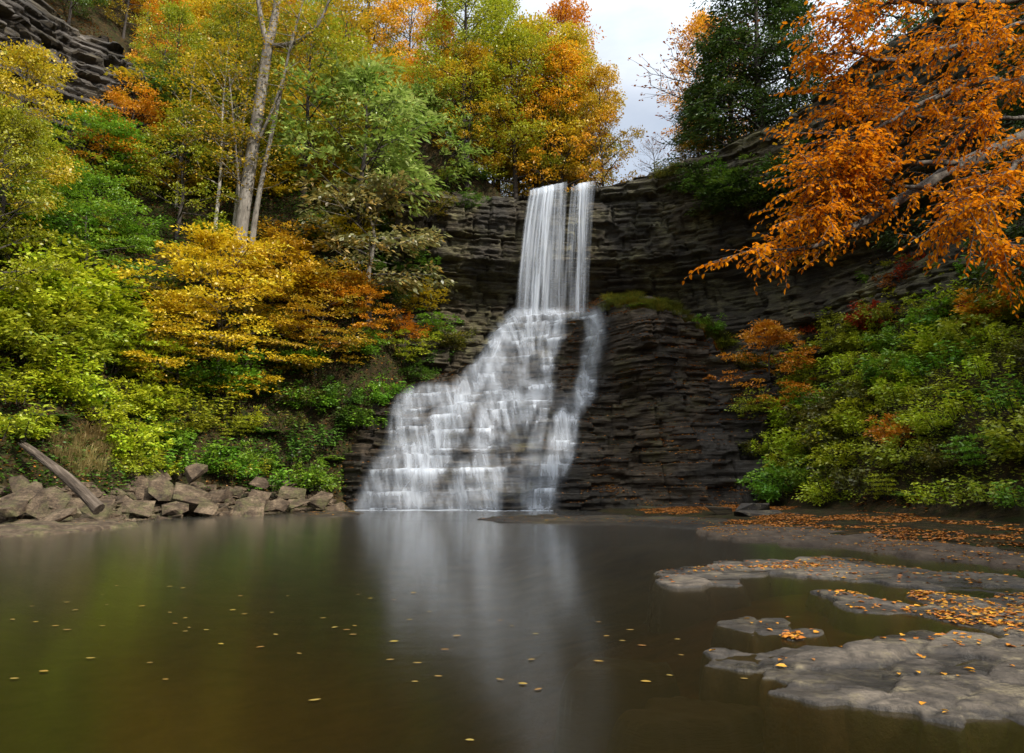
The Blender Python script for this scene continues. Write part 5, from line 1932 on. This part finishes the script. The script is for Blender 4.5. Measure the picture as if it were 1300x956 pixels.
# dry tan grass beside the log
for i, (px, py, s, lb) in enumerate([(82, 574, 30, "dry tan grass tuft just above the log"), (98, 590, 30, "dry tan grass tuft lowest beside the log"), (112, 548, 34, "tallest dry tan grass tuft on the left bank"), (120, 588, 30, "dry tan grass tuft nearest the rock pile"), (94, 556, 26, "dry tan grass tuft highest above the log"),
                                    (104, 574, 32, "dry tan grass tuft in the middle of the straw patch"), (126, 566, 26, "dry tan grass tuft on the straw patch's edge towards the cascade"), (72, 556, 24, "dry tan grass tuft above the log's raised end")]):
    plant_px("grass", "grass_tuft", px, py + 6, s, "tan", lb, "grass", wide=random.uniform(.6, .85), parts=("stem", "blades"), group="tufts of dry grass by the log")

# ------------------------------------------------------------------ loose leaves
def flat_leaves(name, X, Y, Z, L, W, leafm, seed, lift=.012):
    r = np.random.default_rng(seed)
    m = len(X)
    az = r.uniform(0, 6.283, m)
    ax = np.stack([np.cos(az), np.sin(az), r.uniform(-.06, .12, m)], -1)
    nr = np.stack([r.normal(size=m) * .15, r.normal(size=m) * .15, np.ones(m)], -1)
    s = r.uniform(.6, 1.3, m)
    V, Fq = leaves_fine(np.stack([X, Y, Z + lift], -1), ax, nr, L * s, W * s, fold=.14, curl=.1)
    return link(name, make_mesh(name, V, Fq, face_attrs={"rnd": np.repeat(r.uniform(0, 1, m), 2)}), LM[leafm])


r = np.random.default_rng(9)
lx, ly, lz = [], [], []
for X, Y, Z, n in LEAF_SPOTS:
    if n == 0 or len(X) == 0:
        continue
    dens = fbm(X * .9, Y * 1.6, 44) ** 5
    idx = r.choice(len(X), n, p=dens / dens.sum())
    lx.append(X[idx] + r.normal(size=n) * .03)
    ly.append(Y[idx] + r.normal(size=n) * .03)
    lz.append(Z[idx])
tag(flat_leaves("fallen_leaves", np.concatenate(lx), np.concatenate(ly), np.concatenate(lz), .078, .05, "fallen", 3), "orange and yellow leaves scattered over the shore ledges", "fallen leaves", kind="stuff")
# right shelf litter
x = r.uniform(7, 19, 30000)
y = r.uniform(10, 41, 30000)
d1, d2 = sdist(x, y, SHORE_R), sdist(x, y, FOOT_R)
ok = (d1 > .2) & (d2 < .6) & (fbm(x * .6, y * .6, 61) > .5)
x, y = x[ok], y[ok]
tag(flat_leaves("fallen_leaves", x, y, H(x, y), .13, .085, "rustfallen", 4), "orange leaves lying thick on the right shore", "fallen leaves", kind="stuff")
# leaves caught on the steps of the dark rock
tread = (np.gradient(CY, axis=1) / .055 > 1.2) & (mask < .05) & (CZ > .3) & (CX > -15)
ii, jj = np.nonzero(tread)
pr_ = (fbm(cx[ii] * .5, cz[jj] * .8, 71) ** 3) * np.where(cx[ii] > 4, 1.0, .5)
sel = r.choice(len(ii), min(12000, len(ii)), p=pr_ / pr_.sum())
o = flat_leaves("fallen_leaves", cx[ii[sel]], CY[ii[sel], jj[sel]] - .05, cz[jj[sel]] + .03, .15, .10, "rustfallen", 5)
tag(o, "rust leaves caught on the steps of the dark rock face", "fallen leaves", kind="stuff")

# leaves drifting on the pool, each one its own
fl_meshes = []
for k in range(5):
    rr = np.random.default_rng(500 + k)
    n = 9
    t = np.linspace(0, 1, n)
    wdt = np.sin(math.pi * t) ** .8 * .048 * rr.uniform(.8, 1.2)
    c = np.stack([t * .17 - .085, .02 * np.sin(t * 3) * rr.uniform(-1, 1), .006 + .012 * (t - .5) ** 2], -1)
    V = np.concatenate([c + np.stack([0 * t, wdt, .006 * wdt / .05], -1), c, c - np.stack([0 * t, wdt, -.006 * wdt / .05], -1)])
    Fq = np.concatenate([grid_faces(3, n, True)])
    fl_meshes.append(make_mesh("floating_leaf", V, Fq, face_attrs={"rnd": np.full(len(Fq), rr.uniform())}, smooth=True))
FLOAT = [(215, 745), (232, 747), (305, 757), (365, 757), (130, 755), (135, 768), (180, 770), (148, 744), (40, 770), (85, 765), (15, 787), (45, 790), (70, 795), (85, 800), (130, 795), (215, 778), (235, 785), (222, 792), (240, 797), (262, 800), (235, 802), (295, 775), (310, 780), (345, 778), (410, 785), (425, 797), (450, 795), (440, 800), (448, 806), (520, 787), (545, 777), (525, 753), (635, 788), (650, 795), (680, 805), (580, 808), (500, 815), (565, 825), (495, 838), (530, 842), (675, 838), (280, 818), (330, 822), (350, 806), (115, 836), (190, 842), (55, 853), (210, 863), (18, 862), (635, 863), (455, 755), (470, 760), (500, 762), (760, 790), (800, 800), (790, 814), (770, 808), (815, 820), (860, 812), (865, 832), (850, 858), (820, 866), (760, 840), (945, 862), (380, 830), (95, 775)]
for i, (px, py) in enumerate(FLOAT):
    # the eddy carries the leaves on towards the viewer; the last rows are dense
    p = on_z(px, py, .004)
    o = link("floating_leaf", fl_meshes[i % 5], LM["floating"])
    o.location = (float(p[0]), float(p[1]), .006)
    o.rotation_euler = (0, 0, random.gauss(0, .35))
    s = random.uniform(.28, .5)
    o.scale = (s * 1.2, s, s)
    tag(o, "yellow brown fallen leaf floating flat on the dark pool", "leaf", "leaves floating on the pool")
for i in range(6):
    p = on_z(random.uniform(395, 720), random.uniform(815, 945), .004)
    o = link("floating_leaf", fl_meshes[i % 5], LM["floating"])
    o.location = (float(p[0]), float(p[1]), .006)
    o.rotation_euler = (0, 0, random.gauss(0, .4))
    s = random.uniform(.28, .5)
    o.scale = (s * 1.2, s, s)
    tag(o, "yellow brown fallen leaf floating flat on the dark pool", "leaf", "leaves floating on the pool")

# grass and moss on top of the buttress and along the cliff's foot
def tufts(spots):
    r = np.random.default_rng(88)
    S = Soup()
    src = PR["grass_b"]["crown"]
    n = len(src.vertices)
    co_ = np.empty(n * 3, np.float32)
    src.vertices.foreach_get("co", co_)
    co_ = co_.reshape(-1, 3)
    fq = np.empty(len(src.polygons) * 4, np.int32)
    src.loops.foreach_get("vertex_index", fq)
    fq = fq.reshape(-1, 4)
    rv = np.empty(len(src.polygons), np.float32)
    src.attributes["rnd"].data.foreach_get("value", rv)
    for (p, s) in spots:
        a = r.uniform(0, 6.28)
        M = np.array([[math.cos(a), -math.sin(a), 0], [math.sin(a), math.cos(a), 0], [0, 0, 1]]) * s
        S.add(co_ @ M.T + p, fq, np.clip(rv * .5 + r.uniform(0, .5), 0, 1))
    return S


sp_ = []
for _ in range(80):
    px = random.uniform(770, 950)
    base_y = np.interp(px, [770, 800, 850, 900, 950], [392, 388, 398, 425, 468])
    p = casc_pt(px, base_y - random.uniform(2, 16))
    sp_.append((p + np.array([0, .05, -.05]), random.uniform(.5, 1.2)))
S = tufts(sp_)
tag(link("grass", S.mesh("grass", False, "rnd"), LM["mossgreen"]), "olive green grass fringe along the top of the dark buttress", "grass", kind="stuff")

for px, py, pr, hh, lm, lb in [(898, 418, "shrub_d", 1.5, "brightgreen", "bright green shrub on the right shoulder of the dark buttress"), (920, 440, "shrub_d", 1.2, "yellowgreen", "yellow-green shrub one step below the buttress shoulder"), (812, 388, "fern", .8, "brightgreen", "bright green fern on top of the dark buttress"), (945, 470, "shrub_b", 1.5, "mossgreen", "olive shrub at the right end of the dark stepped rock"), (955, 520, "shrub_d", 1.6, "yellowgreen", "yellow-green shrub hanging over the dark rock's right end"), (968, 575, "shrub_b", 1.5, "lime", "lime green shrub over the lowest beds at the dark rock's right end")]:
    p_ = casc_pt(px, py)
    tag(plant(pr, "shrub" if pr != "fern" else "fern_plant", p_ + np.array([0, .1, -.1]), hh, lm, BARK_D, None, 1.0, SH), lb, "shrub" if pr != "fern" else "fern")

# ------------------------------------------------------------------ light and sky
SUN_EL, SUN_AZ = R_(42), R_(128)      # azimuth clockwise from +Y (north)
sd = Vector((math.sin(SUN_AZ) * math.cos(SUN_EL), math.cos(SUN_AZ) * math.cos(SUN_EL), math.sin(SUN_EL)))
sl = bpy.data.lights.new("sun", "SUN")
sl.energy = 3.2
sl.angle = R_(1.5)
sl.color = (1.0, .93, .82)
so = bpy.data.objects.new("sun", sl)
COL.objects.link(so)
so.rotation_euler = sd.to_track_quat("Z", "Y").to_euler()

w = bpy.data.worlds.new("World")
scene.world = w
w.use_nodes = True
nt = w.node_tree
nt.nodes.clear()
wo = nd(nt, "ShaderNodeOutputWorld")
bg = nd(nt, "ShaderNodeBackground")
sky = nd(nt, "ShaderNodeTexSky")
sky.sky_type = "NISHITA"
sky.sun_disc = False
sky.sun_elevation = SUN_EL
sky.sun_rotation = SUN_AZ
sky.altitude = 600
tc = nd(nt, "ShaderNodeTexCoord")
mp = nd(nt, "ShaderNodeMapping")
mp.inputs["Scale"].default_value = (1, 1, 2.2)
nt.links.new(tc.outputs["Generated"], mp.inputs[0])
cl = ntex(nt, mp.outputs[0], 2.6, 8, .6, .3)
cf = ramp(nt, cl, [(.28, .62), (.62, .97)]).outputs[0]
# an overcast sky is brightest overhead and towards the veiled sun
ct = ramp(nt, ntex(nt, mp.outputs[0], 4.5, 6, .6), [(.3, (.86, .93, 1.0)), (.7, (1.12, 1.14, 1.16))]).outputs[0]
vd = nd(nt, "ShaderNodeVectorMath", operation="DOT_PRODUCT")
nt.links.new(tc.outputs["Generated"], vd.inputs[0])
vd.inputs[1].default_value = Vector((sd.x * .45, sd.y * .45, 1.0)).normalized()
gr = ramp(nt, vd.outputs["Value"], [(.35, (3.6, 3.85, 4.3)), (.85, (19.0, 18.6, 17.8))]).outputs[0]
ct = mixc(nt, 1.0, ct, gr, "MULTIPLY")
nt.links.new(mixc(nt, cf, sky.outputs[0], ct), bg.inputs[0])
bg.inputs[1].default_value = .10
nt.links.new(bg.outputs[0], wo.inputs[0])

# ------------------------------------------------------------------ view
vs = scene.view_settings
vs.view_transform = "Standard"
vs.look = "None"
vs.gamma = 1
vs.use_curve_mapping = False
vs.exposure = 0.9
scene.render.engine = "CYCLES"
cy = scene.cycles
cy.use_denoising = True
cy.denoiser = "OPENIMAGEDENOISE"
cy.max_bounces = 8
cy.diffuse_bounces = 3
cy.glossy_bounces = 3
cy.transmission_bounces = 4
cy.transparent_max_bounces = 24
cy.caustics_reflective = False
cy.caustics_refractive = False
cy.sample_clamp_indirect = 6
scene.render.resolution_x = 1024
scene.render.resolution_y = 753
